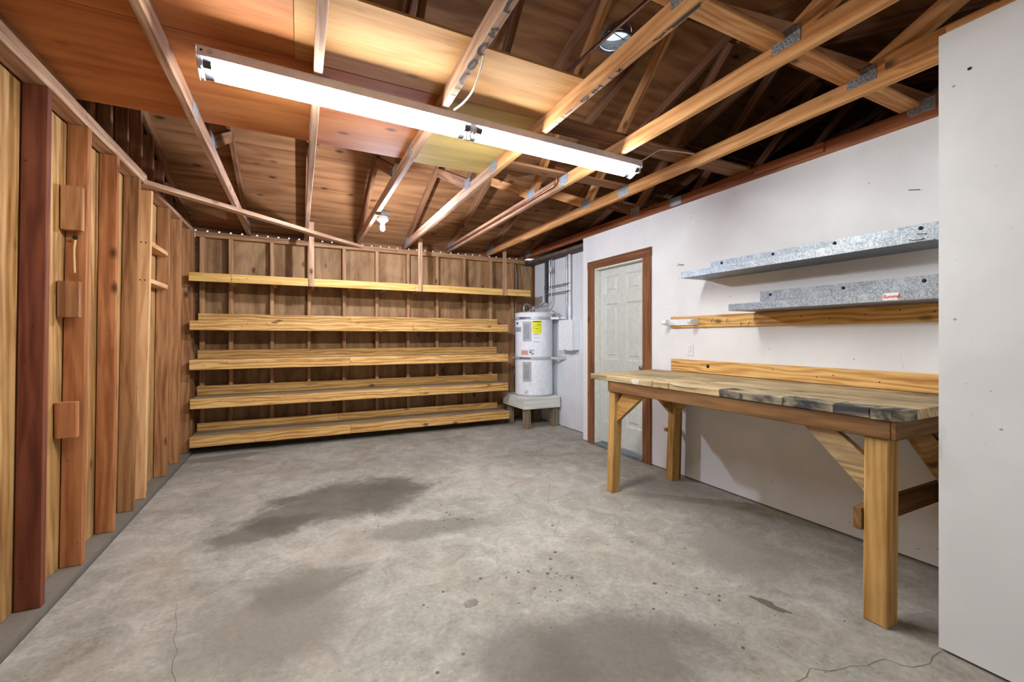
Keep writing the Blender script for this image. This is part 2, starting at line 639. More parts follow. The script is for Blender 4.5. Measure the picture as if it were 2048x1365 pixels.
# ------------------------------------------------------------------ setting: floor and walls
XL, XR, YB = -1.06, 3.135, 6.0
ROOF = lambda y: 2.565 + .333 * (6.0 - y) if y > 2.32 else 2.565 + .333 * (6.0 - (4.64 - y))   # deck underside
CHZ = 2.48      # bottom chord underside

floor = join_boxes('floor', [(-1.038, 3.5, -1.45, 6.14, -.1, 0)], M['floor'])
tag(floor, 'grey concrete garage floor with dark oil stains and hairline cracks', None, None, 'structure')
drive = join_boxes('bounce_ground', [(-4, 7, -9, -1.45, -.14, -.02)], plain('pale_bounce_ground', (176, 172, 164), .9, var=.08))  # unseen ground in front of the garage, added to bounce daylight inside
tag(drive, 'unseen pale concrete ground outside the garage, added to bounce daylight', None, None, 'structure')
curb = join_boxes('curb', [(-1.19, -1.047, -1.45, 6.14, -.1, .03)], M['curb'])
tag(curb, 'low concrete curb under the wooden stud wall', None, None, 'structure')

# cracks, drips and patches on the slab
def crack(pts, w, seed):
    rr = random.Random(seed)
    P = []
    for i in range(len(pts) - 1):
        a, b = Vector(pts[i]), Vector(pts[i + 1])
        n = max(2, int((b - a).length / .05))
        for k in range(n):
            p = a.lerp(b, k / n)
            P.append(p + Vector((rr.uniform(-.012, .012), rr.uniform(-.012, .012))))
    P.append(Vector(pts[-1]))
    V, Fc = [], []
    for i, p in enumerate(P):
        t = (P[min(i + 1, len(P) - 1)] - P[max(i - 1, 0)]).normalized()
        nrm = Vector((-t.y, t.x))
        ww = w * rr.uniform(.4, 1.1)
        for s in (-1, 1):
            q = p + nrm * s * ww
            V.append((q.x, q.y, .0006))
    for i in range(len(P) - 1):
        Fc.append((2 * i, 2 * i + 1, 2 * i + 3, 2 * i + 2))
    mesh_obj('crack', V, Fc, M['crack'], floor)

crack([(.83, 2.72), (1.15, 2.55), (1.45, 2.36), (1.85, 2.13), (2.3, 2.0)], .0013, 1)
crack([(1.46, 2.36), (1.62, 2.55), (1.72, 2.85), (2.0, 3.3), (2.15, 3.75)], .0011, 2)
crack([(2.33, .80), (2.13, .80), (2.06, .88), (1.86, .92), (1.75, .98), (1.55, .95)], .0022, 3)
crack([(-.36, 1.75), (-.48, 2.3), (-.52, 2.55)], .0015, 4)

rr = random.Random(11)
drip = []
for (cx, cy, sx, sy, n, r0) in ((1.25, 2.0, .22, .16, 34, .010), (.82, 2.85, .18, .14, 26, .010), (1.55, 1.75, .35, .3, 22, .007),
                                (.9, 1.75, .4, .3, 26, .007), (1.9, 1.4, .35, .25, 18, .007), (.3, 3.5, .7, .6, 14, .006), (2.1, 2.0, .5, .5, 16, .005)):
    for _ in range(n):
        drip.append(((rr.gauss(cx, sx), rr.gauss(cy, sy), 0), (0, 0, 1), r0 * rr.choice((.3, .4, .5, .7, 1.1))))
drip = [d for d in drip if -1.0 < d[0][0] < 2.25 and .5 < d[0][1] < 5.4]
tag(dots('oil_drips', drip, M['oil'], floor, 7, .0007), 'small dark oil drips', None, None, 'stuff')

def patch(pts, mat, name):
    poly_prism(name, pts, .0008, mat, floor)
def blob(cx, cy, ax, ay, rot, seed, n=18, j=.2):
    q = random.Random(seed)
    out = []
    for k in range(n):
        a = 2 * math.pi * k / n
        r = 1 + q.uniform(-j, j)
        x, y = ax * r * math.cos(a), ay * r * math.sin(a)
        out.append((cx + x * math.cos(rot) - y * math.sin(rot), cy + x * math.sin(rot) + y * math.cos(rot)))
    return out
patch(blob(.735, 1.935, .038, .03, .2, 1, j=.12), M['patch'], 'tar_patch')
patch(blob(2.0, 1.31, .075, .022, R(-75), 2, j=.45), plain('dark_scuff', (98, 90, 78), .8), 'scuff_mark')
ring = []
q = 28
V, Fc = [], []
for k in range(q):
    a = 2 * math.pi * k / q
    for r in (.082, .09):
        V.append((2.63 + r * math.cos(a), 2.79 + r * math.sin(a), .0006))
for k in range(q):
    j = (k + 1) % q
    Fc.append((2 * k, 2 * k + 1, 2 * j + 1, 2 * j))
mesh_obj('can_ring_stain', V, Fc, plain('ring_stain', (128, 122, 112), .8), floor)

# ------------------------------------------------------------------ left stud wall
wl = join_boxes('wall_left', [(-1.19, -1.166, -1.45, 6.14, .03, 3.9)], M['sheath'])
tag(wl, 'open stud wall of bare weathered lumber and sheathing', None, None, 'structure')
studs = [(2.316, 2.385, .042, 'stud_b'), (2.726, 2.795, .039, 'stud_red'), (3.141, 3.232, .044, 'stud_a'), (3.585, 3.661, .040, 'stud_a'),
         (3.954, 4.09, .040, 'stud_b'), (4.209, 4.395, .038, 'stud_new'), (4.805, 4.921, .050, 'stud_b'),
         (5.249, 5.362, .046, 'stud_b'), (5.69, 5.79, .05, 'stud_b'), (1.90, 1.95, .04, 'stud_b'), (1.49, 1.52, .04, 'stud_a'),
         (1.08, 1.1, .04, 'stud_b'), (.66, .68, .04, 'stud_b'), (.25, .25, .04, 'stud_b'), (-.16, -.16, .04, 'stud_b'), (-.6, -.6, .04, 'stud_b'), (-1.0, -1.0, .04, 'stud_b')]
for yb, yt, t, mt in studs:
    zb = .03
    board('stud', (-1.105, yb + t / 2, zb), (-1.105, yt + t / 2, 2.452), .09, t, M[mt], wl, (1, 0, 0))
box('stud', -1.15, XL, 5.86, 5.99, .03, 2.45, M['stud_b'], wl)           # corner post
board('stud', (-1.12, 4.398, .03), (-1.12, 4.53, 2.452), .05, .022, M['stud_new'], wl, (1, 0, 0))
# sheathing planks seen in each bay
ys = sorted([(s[0] + s[1]) / 2 for s in studs] + [6.0])
for i in range(len(ys) - 1):
    y0, y1 = ys[i], ys[i + 1]
    if y1 < 1.8: continue
    cuts = [y0 + .02, y0 + (y1 - y0) * random.uniform(.45, .62), y1 + .02]
    for a, b in zip(cuts[:-1], cuts[1:]):
        box('sheathing_board', -1.168, -1.152 + random.uniform(-.004, .0), a + .002, b - .002, .03, 2.45, M['sheath'], wl, .003, 2)
for y0, y1, z in ((2.0, 4.31, 2.4705), (4.312, 6.0, 2.4705), (-1.45, 1.998, 2.4705)):
    box('top_plate', -1.15, XL, y0, y1 - .002, z - .0185, z + .0185, M['plate'], wl)
for y0, y1, z in ((-1.45, 3.2, 2.509), (3.203, 4.27, 2.509)):
    box('top_plate', -1.15, XL + .001, y0, y1, z - .0185, z + .0185, M['plate'], wl)
box('blocking', -1.145, -1.075, 1.2, 3.13, 2.53, 2.60, M['truss_old'], wl)
# nailing blocks on the second visible stud
for (z0, z1, w) in ((1.85, 2.09, 3.15), (1.375, 1.57, 3.115), (.735, .925, 3.085)):
    box('nailing_block', -1.15, -1.063, w + .002, w + .040, z0, z1, M['stud_b'] if z0 > 1 else M['stud_a'], wl, .002, 2)
# fire blocks between studs further back
for z in (2.02, 1.72):
    box('fire_block', -1.15, XL, 4.40 + (z - 2) * .06, 4.875 + (z - 2) * .04, z - .019, z + .019, M['stud_new'], wl, .003)
# frayed cord stub and nails
tube('frayed_cord', [(-1.098, 3.178, 1.80), (-1.100, 3.170, 1.74), (-1.097, 3.168, 1.62)], .005, M['tan_paper'], wl, 6)
dots('screw_head', [((-1.10, 3.183, 1.815), (0, -1, 0), .012)], M['nail'], wl, 10, .004)
nl = []
rn = random.Random(5)
for yb, yt, t, mt in studs[:9]:
    for _ in range(5):
        z = rn.uniform(.15, 2.3)
        nl.append(((rn.uniform(-1.14, -1.07), yb + (yt - yb) * (z / 2.45) - .0005, z), (0, -1, 0), .003))
for z in (1.72, 2.02):
    for x in (-1.12, -1.09):
        nl.append(((x, 4.209 + .186 * z / 2.45 - .001, z), (0, -1, 0), .006))
tag(dots('nail_heads', nl, M['nail'], wl, 6), 'dark nail heads', None, None, 'stuff')
tube('bent_nail', [(-1.15, 2.45, 1.80), (-1.10, 2.46, 1.79), (-1.08, 2.47, 1.795)], .002, M['nail'], wl, 5)

# ------------------------------------------------------------------ back wall
wb = join_boxes('wall_back', [(-1.19, 3.5, 6.106, 6.14, -.1, 2.43)], M['backply'])
tag(wb, 'bare plywood back wall with exposed studs behind the shelves', None, None, 'structure')
bst = [(-1.02, .05), (-.739, .044), (-.315, .042), (.096, .038), (.506, .042), (.919, .042), (1.335, .043), (1.746, .044), (2.155, .046), (2.569, .06), (2.938, .055), (3.39, .05)]
for x, w in bst:
    box('stud', x, x + w, 6.0, 6.09, .03, 2.415, M['backstud'], wb)
for i in range(len(bst) - 1):
    a = bst[i][0] + .02
    b = bst[i + 1][0] + .02
    box('plywood_panel', a + .001, b - .001, 6.09 - random.uniform(0, .002), 6.104, .03, 2.415, M['backply'], wb, .002, 2)
box('top_plate', -1.06, 1.2, 5.999, 6.09, 2.415, 2.4525, M['backstud'], wb)
box('top_plate', 1.202, 3.48, 5.999, 6.09, 2.415, 2.4525, M['backstud'], wb)
box('top_plate', -1.06, .35, 5.998, 6.09, 2.4535, 2.478, M['backstud'], wb)
box('top_plate', .352, 3.48, 5.998, 6.09, 2.4535, 2.478, M['backstud'], wb)
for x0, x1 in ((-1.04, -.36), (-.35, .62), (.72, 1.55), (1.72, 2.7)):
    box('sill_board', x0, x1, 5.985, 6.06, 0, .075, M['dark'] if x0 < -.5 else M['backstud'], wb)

# frieze boards with round vent holes between the trusses
def vent_board(name, x0, x1, y, z0, z1, holes, r, mat, parent):
    n = len(holes)
    edges = [x0] + [(holes[i] + holes[i + 1]) / 2 for i in range(n - 1)] + [x1]
    V, Fc = [], []
    zc = (z0 + z1) / 2
    for i, hx in enumerate(holes):
        a, b = edges[i], edges[i + 1]
        outer = [(b, zc), (b, z1), (hx, z1), (a, z1), (a, zc), (a, z0), (hx, z0), (b, z0)]
        inner = [(hx + r * math.cos(math.pi * k / 4), zc + r * math.sin(math.pi * k / 4)) for k in range(8)]
        for yy in (y, y + .02):
            o = len(V)
            V += [(p, yy, q) for p, q in outer] + [(p, yy, q) for p, q in inner]
            for k in range(8):
                j = (k + 1) % 8
                f = (o + k, o + j, o + 8 + j, o + 8 + k)
                Fc.append(f if yy > y else f[::-1])
        o2 = o - 16
        for k in range(8):
            j = (k + 1) % 8
            Fc.append((o2 + 8 + k, o2 + 8 + j, o + 8 + j, o + 8 + k))
    return mesh_obj(name, V, Fc, mat, parent)

TX = [-.534, .079, .691, 1.304, 1.919, 2.529, 3.149]     # truss centre lines
allx = [-1.147] + TX
for i in range(len(allx) - 1):
    a, b = allx[i] + .02, allx[i + 1] - .02
    hs = [a + (b - a) * (k + .5) / 5 for k in range(5)]
    vent_board('vent_board', a, b, 6.07, 2.4785, 2.524, hs, .0125, M['truss_old'], wb)
    box('frieze_strip', a, b, 6.07, 6.09, 2.5245, 2.537, M['truss_old'], wb)

# ------------------------------------------------------------------ right walls, door opening, bump-out, front
wr = join_boxes('wall_right', [(XR, XR + .11, .80, 3.335, .012, 2.478), (XR, XR + .11, 3.335, 4.165, 2.075, 2.478), (XR, XR + .11, 4.165, 4.385, .012, 2.478), (XR + .11, 3.36, 4.36, 4.385, .012, 2.478)], M['white'])
tag(wr, 'white painted wall behind the workbench with door opening', None, None, 'structure')
wrb = join_boxes('wall_right_back', [(3.36, 3.47, 4.30, 6.0, .01, 2.40), ], M['white_old'])
tag(wrb, 'recessed white wall beside the water heater', None, None, 'structure')
box('wall_panel_batten', 3.352, 3.362, 4.84, 4.846, .02, 2.40, M['white_old'], wrb)
wn = join_boxes('wall_right_near', [(2.33, 2.44, -1.45, .81, .012, 2.49), (2.44, 3.24, .70, .80, .012, 2.478)], M['white'])
tag(wn, 'white painted bump-out wall at the right foreground', None, None, 'structure')
box('top_board', 2.335, 2.42, -1.45, .79, 2.491, 2.52, M['truss'], wn)
box('white_post', 2.345, 2.43, .40, .55, 2.521, 2.90, M['plain_white'], wn)
dots('wall_nail', [((2.3295, .72, 2.31), (-1, 0, 0), .006)], M['nail'], wn)
# front wall with the open overhead door behind the camera
wf = join_boxes('wall_front', [(-1.19, -.75, -1.55, -1.45, 0, 2.56), (1.95, 3.5, -1.55, -1.45, 0, 2.56), (-.75, 1.95, -1.55, -1.45, 2.15, 2.56)], M['white'])
tag(wf, 'front wall around the open garage door', None, None, 'structure')
c2 = join_boxes('light_block_ceiling', [(3.17, 7.6, -1.5, 6.1, 2.40, 2.44)], plain('light_block_brown', (96, 82, 70), .95, var=.2))  # slab past the white wall, added to block light from below
tag(c2, 'ceiling slab beyond the white wall, added to block light', None, None, 'structure')
wa = join_boxes('wall_attic_end', [(7.6, 7.65, -1.5, 6.1, 2.40, 3.9)], M['truss_old'])
tag(wa, 'dark far end of the attic', None, None, 'structure')

def nail(y, z, l, dz, dy=0, x=XR, parent=wr, r=.0022):
    tube('nail', [(x, y, z), (x - l * .5, y + dy * .5, z + dz * .5), (x - l, y + dy, z + dz)], r, M['nail'], parent, 5)
nail(2.84, 1.93, .05, -.01, .03)
nail(2.83, 1.92, .05, .012, .02)
nail(1.17, 2.10, .05, 0, .03)

# door
do = empty('door_1', (3.214, 3.75, .04), None, None, None, 'structure')
tag(do, 'pale grey six-panel door with red brown trim')
DX0, DX1 = 3.214, 3.248
DY0, DY1, DZ0, DZ1 = 3.352, 4.148, .045, 2.06
panels = []
for (ya, yb) in ((3.455, 3.700), (3.824, 4.067)):
    for (za, zb) in ((1.765, 1.975), (1.01, 1.655), (.285, .85)):
        panels.append((ya, yb, za, zb))
ycuts = [DY0, 3.455, 3.700, 3.824, 4.067, DY1]
zcuts = [DZ0, .285, .85, 1.01, 1.655, 1.765, 1.975, DZ1]
fb = []
for i in range(5):
    for j in range(7):
        if i in (1, 3) and j in (1, 3, 5):
            continue
        fb.append((DX0, DX1, ycuts[i], ycuts[i + 1], zcuts[j], zcuts[j + 1]))
dl = join_boxes('door_leaf', fb, M['door'], do)
for (ya, yb, za, zb) in panels:
    e, k = .018, .045
    V = []
    for (m_, x) in ((0, DX0), (e, DX0 + .011), (k, DX0 + .010), (k + .016, DX0 + .002)):
        V += [(x, ya + m_, za + m_), (x, yb - m_, za + m_), (x, yb - m_, zb - m_), (x, ya + m_, zb - m_)]
    Fc = []
    for l in range(3):
        for q in range(4):
            a, b = l * 4 + q, l * 4 + (q + 1) % 4
            Fc.append((a, a + 4, b + 4, b))
    Fc.append((12, 15, 14, 13))
    mesh_obj('door_panel', V, Fc, M['door'], do)
kn = lathe('door_knob', [(.026, 0), (.026, .006), (.011, .008), (.011, .026), (.022, .032), (.029, .045), (.025, .058), (.010, .064)], M['brass'], do,
           basis((0, 1, 0), (0, 0, 1), (1, 0, 0), (DX0, 3.415, .95)) @ Matrix.Rotation(math.pi, 4, 'X'), 20)
for y0, y1 in ((3.335, 3.35), (4.15, 4.165)):
    box('door_jamb', XR + .002, XR + .108, y0 + .0005, y1 - .0005, .012, 2.062, M['plain_white'], do, .002)
box('door_jamb', XR + .002, XR + .108, 3.336, 4.164, 2.0625, 2.0745, M['plain_white'], do, .002)
box('threshold', XR - .02, XR + .13, 3.352, 4.148, 0, .028, M['galv'], do)
tr = empty('trim_1', (XR, 3.75, 0), None, None, None, 'structure')
tag(tr, 'red brown wooden casing around the grey door')
box('side_casing', XR - .019, XR - .0005, 3.232, 3.345, .0, 2.076, M['trim'], tr)
box('side_casing', XR - .019, XR - .0005, 4.155, 4.27, .0, 2.076, M['trim'], tr)
box('head_casing', XR - .020, XR - .0005, 3.228, 4.275, 2.0765, 2.165, M['trim'], tr)

# ------------------------------------------------------------------ ceiling: roof deck sheets with the vent opening
ceil = empty('ceiling', (1, 2.32, 3.79), None, None, None, 'structure')
tag(ceil, 'sloping underside of a plywood roof deck')
SL = math.sqrt(1 + .333 ** 2)
VX, VY, VR = 2.257, 2.725, .128
def roof_sheet(x0, x1, y0, y1, hole=False):
    x0 += .0025; x1 -= .0025; y0 += .0025; y1 -= .0025
    up = .012 * SL
    if not hole:
        V = []
        for dz in (0, up):
            V += [(x0, y0, ROOF(y0) + dz), (x1, y0, ROOF(y0) + dz), (x1, y1, ROOF(y1) + dz), (x0, y1, ROOF(y1) + dz)]
        c = Vector(((x0 + x1) / 2, (y0 + y1) / 2, ROOF((y0 + y1) / 2)))
        V = [Vector(v) - c for v in V]
        Fc = [(0, 3, 2, 1), (4, 5, 6, 7), (0, 1, 5, 4), (1, 2, 6, 5), (2, 3, 7, 6), (3, 0, 4, 7)]
        return mesh_obj('roof_sheet', V, Fc, M['roof'], ceil, Matrix.Translation(c))
    n = 24
    out, inn = [], []
    for k in range(n):
        a = 2 * math.pi * k / n + math.pi / n
        dx, dy = math.cos(a), math.sin(a)
        tx = ((x1 - VX) / dx) if dx > 0 else ((x0 - VX) / dx)
        ty = ((y1 - VY) / dy) if dy > 0 else ((y0 - VY) / dy)
        t = min(tx, ty)
        out.append((VX + dx * t, VY + dy * t))
        inn.append((VX + VR * dx, VY + VR * dy))
    V = [(x, y, ROOF(y)) for x, y in out + inn] + [(x, y, ROOF(y) + up) for x, y in out + inn]
    cor = [(x0, y0), (x1, y0), (x1, y1), (x0, y1)]
    V += [(x, y, ROOF(y)) for x, y in cor] + [(x, y, ROOF(y) + up) for x, y in cor]
    Fc = []
    def cidx(p, q):     # corner between two outline points on different sides
        for ci, (cx_, cy_) in enumerate(cor):
            if (abs(p[0] - cx_) < 1e-6 or abs(p[1] - cy_) < 1e-6) and (abs(q[0] - cx_) < 1e-6 or abs(q[1] - cy_) < 1e-6):
                if not ((abs(p[0] - cx_) < 1e-6 and abs(q[0] - cx_) < 1e-6) or (abs(p[1] - cy_) < 1e-6 and abs(q[1] - cy_) < 1e-6)):
                    return ci
        return None
    for k in range(n):
        j = (k + 1) % n
        ci = cidx(out[k], out[j])
        for lev in (0, 1):
            b = lev * 2 * n
            f = [b + k] + ([4 * n + lev * 4 + ci] if ci is not None else []) + [b + j, b + n + j, b + n + k]
            Fc.append(tuple(f) if lev else tuple(f[::-1]))
        Fc.append((n + k, n + j, 3 * n + j, 3 * n + k))
    return mesh_obj('roof_sheet', V, Fc, M['roof'], ceil)

rows = [(2.32, 3.46), (3.46, 4.60), (4.60, 5.75), (5.75, 6.11)]
for ri, (y0, y1) in enumerate(rows):
    xs = [-1.25, .08 if ri % 2 else -.53, 2.53 if ri % 2 else 1.92, 3.149 if ri % 2 else 3.149, 5.6, 7.7]
    for x0, x1 in zip(xs[:-1], xs[1:]):
        hole = (ri == 0 and x0 < VX < x1)
        roof_sheet(x0, x1, y0, y1, hole)
for (y0, y1) in ((1.18, 2.32), (.04, 1.18), (-1.1, .04), (-2.0, -1.1)):
    for x0, x1 in ((-1.25, .69), (.69, 3.149), (3.149, 5.6), (5.6, 7.7)):
        roof_sheet(x0, x1, y0, y1)
# vent flue rising through the roof
vz = ROOF(VY)
flue = lathe('vent_flue', [(VR - .004, -.02), (VR - .004, .055), (VR - .007, .055), (VR - .007, -.02)], M['galv'], ceil, Matrix.Translation((VX, VY, vz)), 28, True, False)
tag(flue, 'round metal roof vent open to bright sky')
lathe('flue_collar', [(VR - .004, -.045), (VR + .012, -.05), (VR + .012, -.035), (VR - .004, -.03)], M['galv'], ceil, Matrix.Translation((VX, VY, vz)), 28, True, False)
tube('flue_rod', [(VX - VR + .01, VY - .02, vz + .035), (VX + VR - .01, VY + .03, vz + .035)], .004, M['conduit'], ceil, 6)
# gable wall studs above the left plate
for i, y in enumerate([2.75 + .30 * k for k in range(11)] + [2.4, 2.0, 1.6, 1.2, .8]):
    zt = ROOF(y) - .10
    if zt < 2.60: continue
    box('gable_stud', -1.16, -1.09, y, y + .04, 2.53, zt, M['truss_old'], wl)

# ------------------------------------------------------------------ roof trusses
def plate_teeth(name, x, y, z, w, h, parent, side=-1):
    """punched steel connector plate on the truss face x"""
    V, Fc = [], []
    t = .0015
    x1 = x + side * t
    nx, nz = max(3, int(w / .016)), max(2, int(h / .016))
    V += [(x, y, z), (x, y + w, z), (x, y + w, z + h), (x, y, z + h), (x1, y, z), (x1, y + w, z), (x1, y + w, z + h), (x1, y, z + h)]
    Fc += [(0, 1, 2, 3), (7, 6, 5, 4), (0, 4, 5, 1), (1, 5, 6, 2), (2, 6, 7, 3), (3, 7, 4, 0)]
    for i in range(nx):
        for j in range(nz):
            cy = y + w * (i + .5 + (.22 if j % 2 else -.22)) / nx
            cz = z + h * (j + .5) / nz
            b = len(V)
            s, u = .0035, .0055
            xx = x1 + side * .0025
            V += [(x1, cy - s, cz - u), (x1, cy + s, cz - u), (x1, cy + s, cz + u), (x1, cy - s, cz + u), (xx, cy, cz + u * .6)]
            Fc += [(b, b + 1, b + 4), (b + 1, b + 2, b + 4), (b + 2, b + 3, b + 4), (b + 3, b, b + 4)]
    o = mesh_obj(name, V, Fc, M['plate_metal'], parent)
    return o

def truss(x, label, mats, group=None, plates=True, far=None):
    t = empty('roof_truss', (x, 6.0, CHZ), label, 'roof truss', group)
    mb, mt, mw = mats
    TH = .038
    z0 = CHZ + .0445
    if plates:
        box('bottom_chord', x - TH / 2, x + TH / 2, 2.93, 6.04, CHZ, CHZ + .089, far or mb, t)
        box('bottom_chord', x - TH / 2, x + TH / 2, -1.44, 2.928, CHZ, CHZ + .089, mb, t)
    else:
        box('bottom_chord', x - TH / 2, x + TH / 2, -1.44, 6.04, CHZ, CHZ + .089, mb, t)
    drop = .0445 * SL + .002
    a = (x, 6.085, ROOF(6.085) - drop)
    r = (x, 2.32, 3.790 - drop)
    b = (x, -1.80, ROOF(-1.80) - drop)
    up1 = Vector((0, .333, 1))
    board('top_chord', a, r, .089, TH, mt, t, up1)
    board('top_chord', r, b, .089, TH, mt, t, Vector((0, -.333, 1)))
    zb = CHZ + .07
    def web(y0, y1, m=None):
        board('web', (x, y0, zb), (x, y1, ROOF(y1) - .12), .089, TH - .001, m or mw, t, (0, 1, 0))
    web(3.50, 2.36)
    web(3.43, 4.38)
    web(1.12, 2.28, M['truss_old'])
    web(1.18, .28)
    if plates:
        s = -1 if x > 0 else 1
        xf = x + s * (TH / 2 + .0005)
        for (y, w, zz, h) in ((2.86, .13, CHZ + .01, .075), (3.40, .13, CHZ + .05, .085), (1.10, .125, CHZ + .045, .075), (5.72, .20, CHZ + .02, .10)):
            plate_teeth('connector_plate', xf, y, zz, w, h, t, s)
    return t

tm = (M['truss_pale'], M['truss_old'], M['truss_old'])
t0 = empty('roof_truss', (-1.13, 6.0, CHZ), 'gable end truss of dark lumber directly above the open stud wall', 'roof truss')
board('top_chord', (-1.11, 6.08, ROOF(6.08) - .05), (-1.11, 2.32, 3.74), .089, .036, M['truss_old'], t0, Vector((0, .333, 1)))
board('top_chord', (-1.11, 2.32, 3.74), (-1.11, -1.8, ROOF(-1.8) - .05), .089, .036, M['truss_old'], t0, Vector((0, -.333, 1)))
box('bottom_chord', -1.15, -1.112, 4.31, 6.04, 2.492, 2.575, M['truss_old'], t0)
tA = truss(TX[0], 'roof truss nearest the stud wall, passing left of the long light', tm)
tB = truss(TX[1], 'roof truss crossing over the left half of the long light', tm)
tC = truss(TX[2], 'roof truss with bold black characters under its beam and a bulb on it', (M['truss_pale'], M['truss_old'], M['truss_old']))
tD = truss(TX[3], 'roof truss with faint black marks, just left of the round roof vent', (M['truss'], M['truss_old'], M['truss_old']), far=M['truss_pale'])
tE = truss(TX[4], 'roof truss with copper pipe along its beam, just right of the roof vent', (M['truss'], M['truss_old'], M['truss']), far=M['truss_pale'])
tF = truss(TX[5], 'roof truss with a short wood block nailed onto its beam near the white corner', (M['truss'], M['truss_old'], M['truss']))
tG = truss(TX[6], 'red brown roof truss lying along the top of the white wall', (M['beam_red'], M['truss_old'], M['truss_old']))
for k in range(1, 7):
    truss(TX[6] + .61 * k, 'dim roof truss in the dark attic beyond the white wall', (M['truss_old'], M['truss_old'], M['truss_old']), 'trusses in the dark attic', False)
# block nailed on truss F
poly_prism('scab_block', [(0, 0), (.30, 0), (.36, .02), (.36, .088), (.0, .088)], .036, M['truss'], tF,
           basis((0, 1, 0), (0, 0, 1), (1, 0, 0), (TX[5] - .019 - .037, .69, CHZ + .03)))
# red beam splice piece
box('splice_board', TX[6] - .032, TX[6] - .0195, 1.66, 2.15, CHZ + .02, CHZ + .085, M['beam_red'], tG)

# black stencil marks on the undersides (partly cut off letters)
def strokes(name, lines, mat, parent, x0, y0, z, wid):
    """lines in (across 0..1 = chord width, along metres): each a flat painted band under the chord"""
    W = .034
    for pts in lines:
        V, Fc = [], []
        P = [Vector((x0 + (p[0] - .5) * W, y0 + p[1])) for p in pts]
        for i, p in enumerate(P):
            t = (P[min(i + 1, len(P) - 1)] - P[max(i - 1, 0)]).normalized()
            nrm = Vector((-t.y, t.x)) * wid
            for s in (-1, 1):
                q_ = p + nrm * s
                V.append((max(x0 - .0185, min(x0 + .0185, q_.x)), q_.y, z))
        for i in range(len(P) - 1):
            Fc.append((2 * i, 2 * i + 1, 2 * i + 3, 2 * i + 2))
        mesh_obj(name, V, Fc, mat, parent)['label'] = 'black stencilled mark'

def arc(cx, cy, rx, ry, a0, a1, n=10):
    return [(cx + rx * math.cos(R(a0 + (a1 - a0) * k / n)), cy + ry * math.sin(R(a0 + (a1 - a0) * k / n))) for k in range(n + 1)]
mk = [[(.1, 0), (.9, .004)], [(.1, .07), (.95, .066)],
      arc(.95, .155, .75, .045, 90, 270), arc(.55, .27, .42, .035, 0, 360), arc(.6, .385, .45, .035, 20, 300),
      [(.95, .47), (.2, .48), (.6, .495), (.2, .51), (.95, .52)], [(.95, .62), (.35, .62), (.2, .66), (.35, .70), (.95, .70)]]
mk = [[(a, .70 - y) for a, y in l] for l in mk]
strokes('stencil_mark', mk, M['ink_soft'], tC, TX[2], 1.37, CHZ - .0006, .0075)
mk = [[(.2, 0), (.8, .0), (.8, .02)], [(.1, .07), (.9, .07)], [(.3, .10), (.5, .16)], arc(.5, .27, .3, .03, 0, 360), [(.2, .25), (.8, .29)],
      [(.1, .34), (.9, .34)], [(.1, .36), (.9, .36)], [(.5, .33), (.5, .40)], [(.1, .40), (.9, .40)], [(.2, .47), (.9, .47), (.9, .49)], [(.2, .52), (.8, .55)], [(.8, .52), (.2, .55)],
      [(.3, .75), (.6, .78), (.4, .81)], [(.4, .82), (.5, .98)], [(.7, .84), (.75, .97)]]
mk = [[(a, .98 - y) for a, y in l] for l in mk]
strokes('stencil_mark', mk, M['ink_soft'], tD, TX[3], 1.10, CHZ - .0006, .004)

# ------------------------------------------------------------------ boards and plywood lying on the trusses
ZT = CHZ + .0895
def sheet(x0, x1, y0, y1, mat, label, z=ZT):
    o = box('plywood_sheet', x0, x1, y0, y1, z, z + .012, mat, None, .001, 0)
    return tag(o, label, 'plywood sheet', 'plywood stored on the truss beams')
sheet(-1.10, .079, 2.262, 3.165, M['ply_orange'], 'orange plywood sheet over the left end of the long light, reaching the stud wall')
sheet(.081, .690, 2.264, 3.18, M['ply_orange'], 'plywood sheet between the two trusses above the middle of the long light')
sheet(.692, 1.304, 2.25, 3.20, M['ply_yellow'], 'yellowish plywood sheet showing below the middle joint of the light')
sheet(-1.10, -.02, 1.70, 2.258, M['ply_orange'], 'plywood sheet at the top left corner above the stud wall plate')
sheet(-.018, .690, 1.76, 2.258, M['ply_gold'], 'golden plywood sheet in front of the light, left of the stencilled beam')
sheet(.692, 1.290, 1.795, 2.246, M['ply_gold'], 'bright golden plywood sheet with a knot, right of the stencilled beam')
def lateral(x0, x1, y0, y1, mat, label, z=ZT, t=.02):
    return tag(box('tie_board', x0, x1, y0, y1, z, z + t, mat), label, 'board')
lateral(1.306, 3.14, 2.19, 2.36, M['truss_old'], 'flat tie board over the right end of the light')
lateral(1.0, 2.525, 1.165, 1.262, M['truss'], 'flat orange tie board at the upper right across two trusses')
lateral(2.53, 3.16, 1.165, 1.262, M['truss'], 'short tie board end running to the bump-out wall corner')
lateral(1.306, 2.6, 2.90, 3.02, M['truss_old'], 'tie board just behind the right half of the light')
o = board('diagonal_brace', (-1.095, 4.235, CHZ - .0195), (.735, 6.015, CHZ - .0195), .037, .085, M['plate'], None)
tag(o, 'long diagonal brace from the stud wall plate to the back wall', 'brace')
o = empty('iron_pipe', (1.47, 1.9, 2.86), 'thin rusty iron pipe passing in front of the round roof vent', 'pipe')
tube('pipe_run', [(1.50, 1.10, 2.86), (1.437, 2.28, 2.86)], .010, M['rust_pipe'], o, 8, False)
tube('pipe_drop', [(1.437, 2.27, 2.86), (1.437, 2.27, 2.592)], .010, M['rust_pipe'], o, 8, False)

